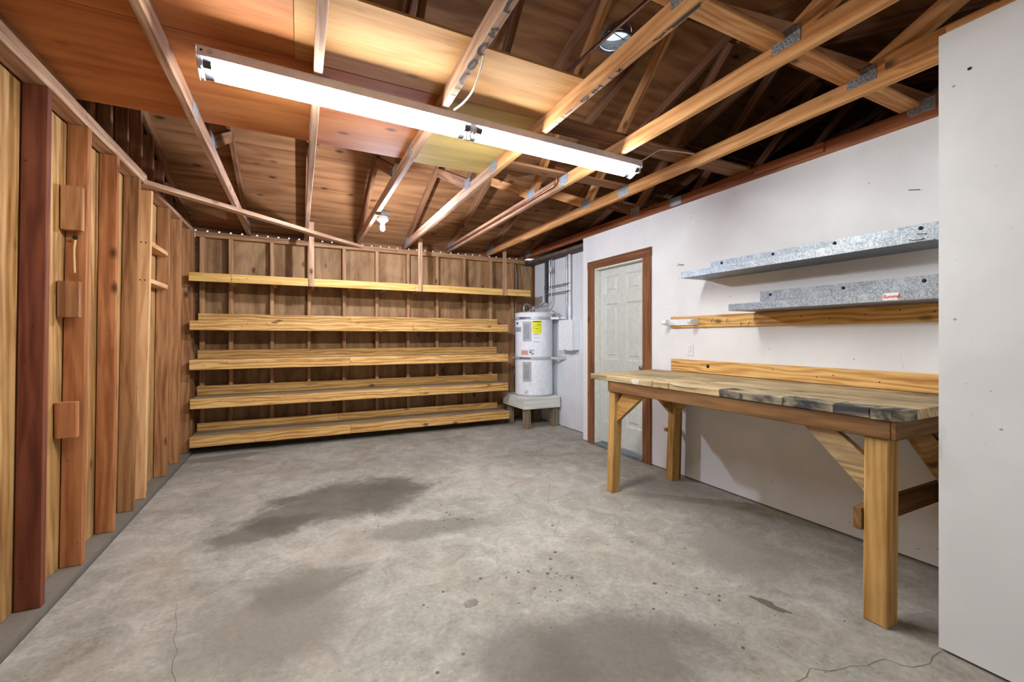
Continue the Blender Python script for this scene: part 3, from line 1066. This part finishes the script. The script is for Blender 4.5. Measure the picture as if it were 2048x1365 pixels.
# copper pipe on truss E
cp = empty('copper_pipe', (1.86, 4.3, 2.5), 'copper pipe with an upturned elbow along a truss beam', 'pipe')
px = TX[4] - .019 - .013
tube('pipe_run', [(px, 3.06, 2.515), (px, 5.95, 2.515)], .0105, M['copper'], cp, 10, False)
tube('elbow', [(px, 3.09, 2.515), (px, 3.03, 2.520), (px, 3.012, 2.545), (px, 3.01, 2.56)], .0125, M['copper'], cp, 10)
tube('riser', [(px, 3.01, 2.55), (px, 3.01, 2.66)], .0105, M['copper'], cp, 10, False)
tube('tee', [(px - .015, 3.01, 2.655), (px + .08, 3.01, 2.655)], .013, M['copper'], cp, 10, False)

# ------------------------------------------------------------------ fluorescent light
FXM = Matrix.Translation((.861, 2.292, 0)) @ Matrix.Rotation(R(2.05), 4, 'Z')
LL = 1.2445
fx = bpy.data.objects.new('fluorescent_light', None)
link(fx, None, FXM)
tag(fx, 'long white fluorescent strip light fixed under the roof trusses', 'light')
def fbox(name, x0, x1, y0, y1, z0, z1, mat, ch=.002):
    d = ((x0 + x1) / 2, (y0 + y1) / 2, (z0 + z1) / 2)
    o = bpy.data.objects.new(name, cbox_mesh(x1 - x0, y1 - y0, z1 - z0, ch, mat))
    return link(o, fx, FXM @ Matrix.Translation(d))
ZF = CHZ - .001
fbox('housing_back', -LL, LL, -.075, .075, ZF - .006, ZF, M['light_body'])
fbox('housing_side', -LL, LL, -.075, -.071, ZF - .042, ZF - .0062, M['light_body'], .001)
fbox('housing_side', -LL, LL, .071, .075, ZF - .042, ZF - .0062, M['light_body'], .001)
fbox('ballast_cover', -LL + .01, LL - .01, -.03, .03, ZF - .030, ZF - .0062, M['light_body'], .004)
for s in (-1, 1):
    x = s * (LL + .0008)
    poly_prism('end_plate', [(-.075, 0), (.075, 0), (.075, -.06), (.05, -.088), (.03, -.088), (-.075, -.045)], .0025, M['light_body'], fx,
               FXM @ basis((0, 1, 0), (0, 0, 1), (1, 0, 0), (x - (.0025 if s < 0 else 0), 0, ZF)))
ZTU = ZF - .058
def ftube(x0, x1, y):
    nseg = 8
    T = tube('fluorescent_tube', [(x0 + .028, y, ZTU)] + [(x0 + .028 + (x1 - x0 - .056) * k / nseg, y, ZTU) for k in range(1, nseg + 1)], .018, M['tube'], fx, 12, False, FXM)
    for a, b in ((x0, x0 + .03), (x1 - .03, x1)):
        tube('tube_cap', [(a, y, ZTU), (b, y, ZTU)], .0185, M['tube_end'], fx, 12, False, FXM)
for y in (-.048, .048):
    ftube(-LL + .02, -.022, y)
    ftube(.022, LL - .02, y)
    for x in (-LL + .008, -.011, .011, LL - .008):
        fbox('lamp_socket', x - .008, x + .008, y - .014, y + .014, ZTU - .022, ZF - .0065, M['socket'], .003)
dots('knockout_ring', [((.861 - LL + .05, 2.292 - .075 - .0445, ZF - .02), (0, -1, 0), .010)], M['cover'], fx, 14, .001)
tube('mounting_screw', [(.861 - LL + .02, 2.292 - .12, ZF - .02), (.861 - LL + .02, 2.292 - .122, ZF - .02)], .005, M['nail'], fx, 8, False)

# cables at the light
o = tube('power_cable', [(TX[2] + .020, 1.72, 2.484), (TX[2] + .035, 1.78, 2.470), (TX[2] + .05, 1.92, 2.445), (TX[2] + .055, 2.06, 2.455), (TX[2] + .045, 2.19, 2.474)], .005, M['cable'])
tag(o, 'cream cable drooping from the stencilled beam to the light', 'cable')
o = tube('power_cable', [(2.10, 2.31, 2.475), (2.14, 2.26, 2.50), (2.22, 2.22, 2.555), (2.30, 2.20, 2.560), (2.42, 2.18, 2.562), (2.50, 2.17, 2.563)], .005, M['cable'])
tag(o, 'cream cable curling from the right end of the light', 'cable')

# bare bulb
bl = empty('bare_bulb', (.735, 4.365, 2.42), 'bare glowing bulb in a round porcelain holder on a truss', 'light')
lathe('lamp_holder', [(.03, .055), (.055, .05), (.058, .03), (.05, .012), (.03, .0), (.022, -.012)], M['plain_white'], bl, Matrix.Translation((.735, 4.365, 2.40)), 22)
box('junction_box', .712, .79, 4.325, 4.405, 2.4555, 2.50, M['galv'], bl)
lathe('bulb', [(.013, 0), (.014, -.012), (.020, -.026), (.022, -.05), (.020, -.068), (.010, -.078)], M['bulb'], bl, Matrix.Translation((.735, 4.365, 2.389)), 16)

# ------------------------------------------------------------------ back wall shelves
def nails_row(x0, x1, y, z0, z1, n, parent, seed):
    q = random.Random(seed)
    it = [((q.uniform(x0 + .03, x1 - .03), y - .0003, q.uniform(z0 + .02, z1 - .02)), (0, -1, 0), q.uniform(.003, .0055)) for _ in range(n)]
    tag(dots('nail_heads', it, M['nail'], parent, 6), 'dark nail heads', None, None, 'stuff')

def shelf(x0, x1, z, h, splits, lz0, lz1, lx0, lx1, label, lsplit, seed):
    t = empty('wall_shelf', ((x0 + x1) / 2, 5.98, z - h), label, 'shelf', 'pine shelves on the back wall')
    ft = .036
    xs = [x0] + splits + [x1]
    for a, b in zip(xs[:-1], xs[1:]):
        box('front_board', a + .0008, b - .0008, 5.6, 5.6 + ft, z - h, z, M['pine'], t, .004)
    box('deck', x0 + .004, x1 - .004, 5.6365, 5.9795, z - .021, z - .002, M['deck'], t)
    for x, w in bst[1:-1]:
        if x0 < x < x1 - .05:
            box('bracket_block', x + .002, x + w - .002, 5.70, 5.978, z - h - .012, z - .0215, M['pine_dark'], t)
    xs = [lx0] + lsplit + [lx1]
    for a, b in zip(xs[:-1], xs[1:]):
        box('ledger_board', a + .0008, b - .0008, 5.98, 5.9985, z - .02, lz1, M['pine'], t)
    nails_row(x0, x1, 5.6, z - h, z, 16, t, seed)
    return t
shelf(-1.04, 2.70, 1.445, .103, [1.33], 1.45, 1.54, -1.03, 2.70, 'topmost of the four deep pine shelves, at eye level', [.6], 1)
shelf(-1.043, 2.70, 1.027, .108, [.555], 1.03, 1.122, -1.035, 2.69, 'second pine shelf from the top, below the eye level one', [], 2)
shelf(-1.037, 2.70, .610, .108, [1.42], .62, .712, -1.04, 2.70, 'third pine shelf from the top, level with the heater stand', [1.9], 3)
shelf(-1.042, 2.72, .205, .112, [.565], .21, .29, -1.04, 2.70, 'lowest pine shelf just above the concrete floor', [.46], 4)

lo = empty('loft_shelf', (1, 5.98, 1.86), 'high narrow gold shelf hung from the roof by wooden straps', 'shelf')
for a, b in ((-1.047, -.67), (-.668, 1.36), (1.362, 3.066)):
    box('front_board', a, b, 5.6, 5.636, 1.866, 1.958, M['loft'], lo, .004)
box('deck', -1.04, 3.06, 5.6365, 5.998, 1.930, 1.949, M['deck'], lo)
for x, w in bst[1:-1]:
    box('joist', x + w + .002, x + w + .038, 5.6365, 5.995, 1.862, 1.9295, M['pine_dark'], lo)
for x, zt in ((.103, 2.62), (1.39, 2.555), (2.605, 2.56)):
    board('hanger_strap', (x + .03, 5.590, 1.862), (x + .028, 5.590, zt), .055, .018, M['plate'], lo, (1, 0, 0))
nails_row(-1.04, 3.06, 5.6, 1.866, 1.958, 30, lo, 9)

# ------------------------------------------------------------------ workbench
wbn = empty('workbench', (2.7, 2.0, 0), 'heavy worn wooden workbench with a paint stained top against the white wall', 'workbench')
BX0, BX1, BY0, BY1, BZ = 2.262, 3.115, .905, 3.06, .957
# top: planks across glued as a slab, each plank a piece; front edge shows short lengths
nx = 6
for i in range(nx):
    a = BX0 + (BX1 - BX0) * i / nx
    b = BX0 + (BX1 - BX0) * (i + 1) / nx
    if i == 0:
        cuts = [BY0 + .11, 1.16, 1.40, 1.78, 2.18, 2.33, 2.85, BY1]
        for c, d in zip(cuts[:-1], cuts[1:]):
            box('top_plank', a + random.uniform(0, .003), b - .0006, c + .0008, d - .0008, BZ - .047, BZ - random.uniform(0, .0015), M['bench_dark'] if d < 1.79 else M['bench_top'], wbn, .0045)
        poly_prism('top_plank', [(a + .04, BY0), (b - .0006, BY0), (b - .0006, BY0 + .109), (a, BY0 + .109), (a, BY0 + .035), (a + .012, BY0 + .012)], .046, M['bench_dark'], wbn, Matrix.Translation((0, 0, BZ - .047)))
    else:
        y0 = BY0 + random.uniform(-.004, .0)
        mid = random.uniform(1.5, 2.5)
        box('top_plank', a + .0006, b - .0006, y0, mid - .0008, BZ - .047, BZ - random.uniform(0, .0015), M['bench_top'], wbn, .002)
        box('top_plank', a + .0006, b - .0006, mid + .0008, BY1 + .02 * i, BZ - .047, BZ - random.uniform(0, .0015), M['bench_top'], wbn, .002)
# paint slop on the near front edge
pm = plain('blue_black_paint', (58, 66, 78), .45, var=.3, nscale=30)
pw = plain('dried_white_filler', (206, 200, 184), .6, var=.1, nscale=30)
def slop(y0, y1, z0, z1, mat, seed):
    q = random.Random(seed)
    n = 12
    pts = []
    for k in range(n):
        a = 2 * math.pi * k / n
        rx = 1 + q.uniform(-.25, .2)
        pts.append(((y0 + y1) / 2 + (y1 - y0) / 2 * rx * math.cos(a), max(BZ - .0455, min(BZ - .006, (z0 + z1) / 2 + (z1 - z0) / 2 * rx * math.sin(a) * 1.3))))
    poly_prism('paint_slop', pts, .0012, mat, wbn, basis((0, 1, 0), (0, 0, 1), (1, 0, 0), (BX0 - .0006, 0, 0)))
slop(1.63, 1.65, BZ - .047, BZ - .012, pm, 4)
slop(2.46, 2.55, BZ - .036, BZ - .006, pw, 5)
slop(1.95, 2.14, BZ - .012, BZ - .004, pw, 6)
BA = BZ - .0475
box('front_apron', 2.272, 2.309, .945, 2.80, BA - .083, BA, M['bench_apron'], wbn)
box('back_apron', 3.07, 3.106, .96, 2.80, BA - .083, BA, M['bench_apron'], wbn)
for y in (.925, 2.801):
    box('end_apron', 2.272, 3.106, y, y + .019 if y < 1 else y + .036, BA - .083, BA, M['bench_apron'], wbn)
BL = BA - .0835
leg_m = M['bench_leg']
board('leg', (2.330, 1.008, 0), (2.336, 1.005, BL), .092, .092, leg_m, wbn, (1, 0, 0), .005)
board('leg', (2.318, 2.826, 0), (2.330, 2.80, BL), .084, .07, leg_m, wbn, (1, 0, 0), .005)
board('leg', (2.985, 2.83, 0), (3.00, 2.80, BL), .085, .075, leg_m, wbn, (1, 0, 0), .005)
board('leg', (3.055, 1.00, 0), (3.055, 1.00, BL), .088, .088, leg_m, wbn, (1, 0, 0), .005)
board('leg_cleat', (3.06, 2.84, 0), (3.065, 2.82, BL), .05, .036, M['bench_apron'], wbn, (1, 0, 0), .003)
# knee braces
def knee_y(pts, x0, mat, t=.038):       # outline in Y,Z
    poly_prism('knee_brace', pts, t, mat, wbn, basis((0, 1, 0), (0, 0, 1), (1, 0, 0), (x0, 0, 0)))
def knee_x(pts, y0, mat, t=.036):       # outline in X,Z
    poly_prism('knee_brace', [(x, z) for x, z in pts], t, mat, wbn, basis((1, 0, 0), (0, 0, 1), (0, -1, 0), (0, y0 + t, 0)))
BK = BL - .0005
knee_y([(1.054, .56), (1.325, BK), (1.18, BK), (1.054, .724)], 2.311, M['brace_worn'])
knee_y([(2.79, .57), (2.79, .705), (2.69, BK), (2.47, BK)], 2.311, leg_m)
knee_y([(2.765, .60), (2.765, .735), (2.66, BK), (2.52, BK)], 2.965, leg_m)
knee_x([(2.945, .60), (2.945, .735), (2.84, BK), (2.70, BK)], 2.80, leg_m)
knee_x([(3.008, .40), (3.008, .55), (2.64, BK), (2.47, BK)], .946, leg_m, .032)
knee_y([(1.046, .56), (1.30, BK), (1.17, BK), (1.046, .71)], 3.03, leg_m)
box('stretcher', 2.282, 3.12, 1.056, 1.092, .395, .495, M['bench_apron'], wbn)
box('stretcher', 2.955, 3.1, 2.868, 2.90, .42, .45, M['bench_leg'], wbn)
bs_ = box('backsplash_board', 3.116, 3.1345, 1.0, 2.97, BZ + .001, 1.067, M['pine'], None)
tag(bs_, 'long yellow pine splash board along the wall at the back of the workbench', 'board')
sp = [((3.1157, y, z), (-1, 0, 0), .004) for y, z in ((1.35, 1.0), (1.6, 1.02), (1.7, 1.0), (2.0, 1.03), (2.62, 1.03), (1.05, 1.03))]
dots('nail_heads', sp + [((3.1157, 2.56, 1.02), (-1, 0, 0), .016)], M['nail'], bs_, 10)['kind'] = 'stuff'

# ------------------------------------------------------------------ wall items over the bench
def metal_shelf(y0, y1, z, lip, depth, flz, fly1, label):
    t = empty('metal_shelf', (XR, (y0 + y1) / 2, z), label, 'shelf', 'galvanised shelves over the workbench')
    xf = XR - depth
    box('tray', xf, XR - .0025, y0, y1, z - lip, z - lip + .002, M['galv'], t, .0005, 1)
    box('front_lip', xf - .002, xf - .0002, y0, y1, z - lip, z + .0005, M['galv'], t, .0005, 1)
    box('end_lip', xf, XR - .003, y1 + .0002, y1 + .002, z - lip, z - lip + .012, M['galv'], t, .0005, 0)
    box('wall_flange', XR - .0022, XR - .0005, y0, fly1, z - lip, flz, M['galv'], t, .0005, 1)
    return t
DP = .30
u = metal_shelf(1.0, 2.592, 1.806, .05, DP, 1.905, 2.545, 'upper long galvanised metal shelf over the workbench')
l = metal_shelf(1.0, 2.15, 1.510, .048, DP, 1.614, 2.108, 'lower short galvanised metal shelf with a red and white sticker')
for y in (2.44, 2.01, 1.60, 1.165):
    lathe('screw', [(.011, 0), (.011, .003), (.007, .006), (.003, .007)], M['nail'], u, basis((0, 0, 1), (0, 1, 0), (-1, 0, 0), (XR - .0022, y, 1.882)), 12)
for y in (2.03, 1.55, 1.15):
    lathe('screw', [(.010, 0), (.010, .003), (.006, .006), (.003, .007)], M['nail'], l, basis((0, 0, 1), (0, 1, 0), (-1, 0, 0), (XR - .0022, y, 1.585)), 12)
stx = XR - DP - .0022
YS, ZS = 1.177, 1.4865
poly_prism('sticker', [(-.036, -.019), (.028, -.019), (.034, .019), (-.028, .019), (-.036, .009)], .0006, M['label_white'], l, basis((0, -1, 0), (0, 0, 1), (-1, 0, 0), (stx, YS, ZS)))
poly_prism('sticker_print', [(-.033, -.002), (-.026, .004), (-.026, .012), (-.031, .008)], .0004, M['red'], l, basis((0, -1, 0), (0, 0, 1), (-1, 0, 0), (stx - .0007, YS, ZS)))
text_mesh('sticker_lettering', 'Summit', .024, M['red'], basis((0, -1, 0), (0, 0, 1), (-1, 0, 0), (stx - .0010, YS - .002, ZS - .001)), l, .3, .0002, .0006)
tube('bent_nail', [(XR - DP - .002, 1.03, 1.79), (XR - DP - .03, 1.06, 1.79)], .002, M['nail'], u, 5)
tube('bent_nail', [(XR - DP - .002, 1.04, 1.768), (XR - DP - .02, 1.07, 1.762), (XR - DP - .03, 1.09, 1.768)], .002, M['nail'], u, 5)

rk = empty('hook_rail', (XR, 2.0, 1.354), 'pine rail with bent nails under the metal shelves', 'rail')
box('rail_board', XR - .019, XR - .0005, 1.0, 2.975, 1.354, 1.455, M['pine'], rk)
for (y, z) in ((2.51, 1.42), (2.37, 1.415), (2.245, 1.385), (2.18, 1.385), (2.135, 1.415)):
    tube('nail_hook', [(XR - .019, y, z), (XR - .05, y - .012, z - .006), (XR - .055, y - .014, z - .03)], .0022, M['nail'], rk, 5, False)
dots('nail_heads', [((XR - .0193, y, z), (-1, 0, 0), .004) for y, z in ((1.1, 1.41), (1.25, 1.425), (1.42, 1.41), (1.62, 1.39), (1.8, 1.41), (2.1, 1.44), (2.13, 1.445))], M['nail'], rk, 8)['kind'] = 'stuff'
# paper towel holder
ph = empty('paper_towel_holder', (XR, 2.78, 1.40), 'empty white plastic paper towel holder on the left end of the pine rail', 'holder')
box('back_bar', XR - .030, XR - .0195, 2.66, 3.00, 1.375, 1.432, M['pvc'], ph, .005)
for y, s in ((2.985, 1), (2.665, -1)):
    poly_prism('arm', [(-.018, 0), (-.105, .012), (-.118, .030), (-.105, .050), (-.018, .060)], .016, M['pvc'], ph, basis((1, 0, 0), (0, 0, 1), (0, -1, 0), (XR - .004, y + .008, 1.372)))
    lathe('spindle_knob', [(.022, 0), (.020, .02), (.012, .03)], M['pvc'], ph, basis((1, 0, 0), (0, 0, 1), (0, -s, 0), (XR - .098, y - s * .007, 1.403)), 16)
# outlet
ou = empty('wall_outlet', (XR, 2.762, 1.16), 'white double wall outlet between rail and workbench', 'outlet')
box('cover_plate', XR - .006, XR - .0005, 2.727, 2.797, 1.103, 1.217, M['pvc'], ou, .003)
box('receptacle', XR - .0085, XR - .0062, 2.745, 2.779, 1.128, 1.192, M['plain_white'], ou, .001)
join_boxes('slots', [(XR - .0092, XR - .0087, y, y + .002, z, z + .008) for z in (1.138, 1.172) for y in (2.755, 2.767)], M['ink'], ou)

# ------------------------------------------------------------------ water heater and stand
HX, HY, HR = 3.070, 5.515, .272
st = empty('heater_stand', (3.05, 5.6, 0), 'low whitewashed wooden stand carrying the water heater', 'stand')
SX0, SX1, SY0, SY1, SZ = 2.755, 3.335, 5.215, 5.90, .432
for i in range(4):
    a = SY0 + (SY1 - SY0) * i / 4
    b = SY0 + (SY1 - SY0) * (i + 1) / 4
    box('top_board', SX0, SX1, a + .001, b - .001, SZ - .03, SZ, M['stand'], st)
box('front_apron', SX0, SX1, SY0, SY0 + .036, SZ - .158, SZ - .031, M['stand'], st)
box('side_apron', SX0, SX0 + .036, SY0 + .037, SY1, SZ - .158, SZ - .031, M['stand'], st)
box('back_apron', SX0 + .037, SX1, SY1 - .036, SY1, SZ - .158, SZ - .031, M['stand'], st)
for x, y in ((SX0 + .037, SY0 + .037), (SX1 - .10, SY0 + .037), (SX0 + .037, SY1 - .13), (SX1 - .10, SY1 - .13)):
    box('leg', x, x + .088, y, y + .088, 0, SZ - .0315, M['stand_leg'], st, .005)

hw = empty('water_heater', (HX, HY, SZ), 'squat white electric water heater with a bright yellow energy label', 'water heater')
T = Matrix.Translation((HX, HY, SZ + .001))
lathe('base_ring', [(HR - .01, 0), (HR + .004, 0), (HR + .004, .022), (HR - .01, .024)], M['cover'], hw, T, 48)
lathe('tank', [(HR, .0245), (HR, 1.15)], M['heater'], hw, T, 64)
lathe('tank_lid', [(HR + .005, 1.1505), (HR + .006, 1.170), (HR - .002, 1.180), (HR - .05, 1.194), (HR - .15, 1.20), (.02, 1.202)], M['heater'], hw, T, 48)
# direction of the tank front: towards the camera side
def on_tank(ang, z, off=0.0):
    a = R(ang)
    return Vector((HX + (HR + off) * math.cos(a), HY + (HR + off) * math.sin(a), SZ + z))
def tank_patch(name, a0, a1, z0, z1, off, mat, parent=hw, n=8):
    V, Fc = [], []
    for k in range(n + 1):
        a = a0 + (a1 - a0) * k / n
        V += [on_tank(a, z0, off), on_tank(a, z1, off), on_tank(a, z0, -.003), on_tank(a, z1, -.003)]
    for k in range(n):
        b = 4 * k
        Fc += [(b, b + 4, b + 5, b + 1), (b + 1, b + 5, b + 7, b + 3), (b, b + 2, b + 6, b + 4)]
    Fc += [(0, 1, 3, 2), (4 * n, 4 * n + 2, 4 * n + 3, 4 * n + 1)]
    return mesh_obj(name, V, Fc, mat, parent)
# angles: camera direction from the tank
AC = math.degrees(math.atan2(-HY, -HX))            # faces the camera
def ang_px(px):      # horizontal angle on the tank for an offset of px/radius (-1..1)
    return AC + math.degrees(math.asin(max(-.98, min(.98, px))))
for z0 in (.90, .335):
    tank_patch('access_cover', ang_px(-.56), ang_px(-.13), z0 - .12, z0 + .155, .006, M['cover'])
    tank_patch('cover_recess', ang_px(-.47), ang_px(-.24), z0 - .085, z0 + .115,   .012, M['recess'])
yl = tank_patch('energy_label', ang_px(-.07), ang_px(.40), .885, 1.067, .001, M['yellow'])
for (a, b, z, h) in ((-.05, .36, 1.052, .012), (.16, .34, 1.01, .006), (-.05, .38, .99, .002), (.08, .2, .955, .006)):
    tank_patch('label_print', ang_px(a), ang_px(b), z - h / 2, z + h / 2, .0018, M['ink'], yl)
for (a, b, z, h, mt) in ((-.02, .28, .872, .005, 'ink_soft'), (-.04, .26, .83, .004, 'ink_soft'), (-.03, .3, .768, .007, 'orange')):
    tank_patch('small_print', ang_px(a), ang_px(b), z - h / 2, z + h / 2, .001, M[mt])
wl_ = tank_patch('warning_label', ang_px(-.66), ang_px(.04), .583, .662, .001, M['label_white'])
tank_patch('label_print', ang_px(-.64), ang_px(-.30), .588, .648, .0018, M['label_pink'], wl_)
tank_patch('label_print', ang_px(-.22), ang_px(-.10), .618, .636, .0018, M['ink'], wl_)
tank_patch('label_print', ang_px(-.12), ang_px(.0), .596, .607, .0018, M['ink'], wl_)
tank_patch('label_print', ang_px(-.22), ang_px(.02), .651, .658, .0018, M['ink_soft'], wl_)
tank_patch('rating_label', ang_px(-.96), ang_px(-.66), .912, .978, .001, M['label_grey'])
tank_patch('brand_badge', ang_px(-.90), ang_px(-.82), 1.02, 1.048, .001, M['ink'])
o = lathe('drain_valve', [(.034, 0), (.034, .006), (.02, .01), (.012, .03), (.017, .034), (.017, .05)], M['pvc'], hw,
          basis((-math.sin(R(ang_px(-.38))), math.cos(R(ang_px(-.38))), 0), (0, 0, 1), (math.cos(R(ang_px(-.38))), math.sin(R(ang_px(-.38))), 0), on_tank(ang_px(-.38), .085)), 18)
# seismic straps round the tank to the wall
def strap(name, z, lab):
    s_ = empty(name, (HX, HY, SZ + z), lab, parent=hw)
    V, Fc = [], []
    n = 40
    angs = [AC - 118 + k * (118 + 58) / n for k in range(n + 1)]
    for a in angs:
        for zz in (z - .019, z + .019):
            V.append(on_tank(a, zz, .0065))
        for zz in (z - .019, z + .019):
            V.append(on_tank(a, zz, .009))
    for k in range(n):
        b = 4 * k
        Fc += [(b + 2, b + 6, b + 7, b + 3), (b, b + 1, b + 5, b + 4), (b + 1, b + 3, b + 7, b + 5), (b, b + 4, b + 6, b + 2)]
    mesh_obj('band', V, Fc, M['galv_bright'], s_, None, True)
    p = on_tank(angs[-1], z, .008)
    e = Vector((3.358, 5.10, SZ + z))
    board('wall_arm', p, e, .036, .003, M['galv_bright'], s_, (0, 0, 1), .001)
    p2 = on_tank(AC + 62, z - .02, .008)
    board('wall_arm', on_tank(AC + 100, z, .01), Vector((3.358, 5.105, SZ + z - .002)), .036, .003, M['galv'], s_, (0, 0, 1), .001)
    q_ = on_tank(ang_px(-.97), z, .02)
    tube('tension_bolt', [q_ + Vector((-.03, .01, 0)), q_ + Vector((.05, -.035, 0))], .007, M['conduit'], s_, 8, False)
    tank_patch('punched_slots', ang_px(-.72), ang_px(-.16), z - .010, z + .010, .0105, M['tube_end'], s_)
    for m_ in (-.62, -.52, -.42, -.32, -.24):
        tank_patch('slot_bridge', ang_px(m_), ang_px(m_ + .03), z - .010, z + .010, .012, M['galv'], s_, 2)
strap('heater_strap', 1.105, 'upper perforated metal strap around the top of the water heater')
strap('heater_strap', .54, 'lower perforated metal strap around the middle of the water heater')

# ------------------------------------------------------------------ pipes and box by the heater
xb = 3.237
db = empty('electrical_box', (3.3, 4.95, 1.09), 'white metal disconnect box on the wall beside the water heater', 'electrical box')
box('enclosure', xb + .008, 3.359, 4.78, 5.10, 1.095, 1.498, M['heater'], db, .004)
box('cover_door', xb, xb + .0075, 4.775, 5.105, 1.09, 1.502, M['heater'], db, .003)
box('latch', xb - .006, xb - .0005, 4.93, 4.96, 1.075, 1.10, M['conduit'], db, .002)
def vpipe(name, y, x, z0, z1, r, mat, label, parts=()):
    t = empty(name, (x, y, z0), label, 'pipe')
    tube('pipe_run', [(x, y, z0), (x, y, z1)], r, M[mat], t, 12, False)
    for (z, h, rr_) in parts:
        tube('coupling', [(x, y, z), (x, y, z + h)], rr_, M[mat], t, 12, False)
    return t
vpipe('pvc_pipe', 4.955, 3.318, 1.503, 2.46, .019, 'pvc', 'white plastic pipe rising from the disconnect box', ((1.60, .09, .025), (1.56, .04, .024)))
vpipe('steel_conduit', 5.048, 3.338, 1.50, 2.45, .015, 'conduit', 'grey steel conduit beside the white plastic pipe', ((2.40, .04, .021), (1.99, .04, .019)))
vpipe('black_vent_pipe', 5.58, 3.318, 1.78, 2.44, .022, 'black_pipe', 'black pipe coming down the wall corner above the heater', ((1.98, .05, .027),))
vpipe('galvanised_pipe', 5.47, 3.315, 1.98, 2.44, .020, 'conduit', 'grey galvanised pipe between the black pipe and the flexible hose', ())
wp = empty('water_pipe', (3.29, 5.38, 1.9), 'bronze coloured water pipe with valve tag dropping to the heater', 'pipe')
tube('pipe_run', [(3.30, 5.39, 2.45), (3.30, 5.39, 2.24), (3.30, 5.395, 2.0), (3.30, 5.40, 1.82), (3.28, 5.42, 1.745), (3.20, 5.46, 1.715), (3.10, 5.50, 1.71), (3.06, 5.52, 1.70), (3.06, 5.52, 1.637)], .011, M['conduit'], wp, 10)
box('valve_tag', 3.27, 3.276, 5.36, 5.42, 2.22, 2.29, M['label_white'], wp, .002)
box('valve_body', 3.285, 3.315, 5.375, 5.405, 2.19, 2.24, M['brass'], wp, .004)
tube('hot_line', [(2.90, 5.50, 1.634), (2.90, 5.50, 1.70), (2.93, 5.51, 1.745), (3.00, 5.53, 1.735), (3.06, 5.56, 1.70), (3.14, 5.56, 1.70), (3.22, 5.55, 1.74), (3.28, 5.53, 1.79)], .011, M['conduit'], wp, 10)
fl = tube('flexible_conduit', [(2.92, 5.42, 1.625), (2.98, 5.42, 1.66), (3.08, 5.36, 1.675), (3.20, 5.26, 1.65), (3.28, 5.19, 1.58), (3.30, 5.135, 1.47)], .010, M['cable_grey'], hw)
fl['label'] = 'flexible grey conduit arching over the lid'
for i, z in enumerate((2.005, 1.90)):
    o = tube('wall_rod', [(3.30, 5.54, z), (3.30, 5.08, z - .0 + .0), (3.30, 4.93, z)], .008, M['conduit'], None, 8, False)
    tag(o, ['upper', 'lower'][i] + ' horizontal steel rod tying the pipes beside the heater', 'rod')
    if i == 1: o.scale = (1, 1, 1)
for (pts, lab) in (([(3.00, 5.99, 2.40), (3.02, 5.99, 2.2), (3.02, 5.99, 1.9), (3.0, 5.99, 1.5), (2.98, 5.99, 1.1), (3.0, 5.985, .8), (2.92, 5.985, .45)], 'thin grey cable stapled down the back wall behind the shelf ends'),
                   ([(3.22, 6.08, 2.40), (3.30, 6.08, 2.15), (3.31, 6.08, 1.9), (3.31, 6.08, 1.62)], 'thin grey cable in the corner bay behind the heater')):
    tag(tube('wall_cable', pts, .006, M['cable_grey']), lab, 'cable')
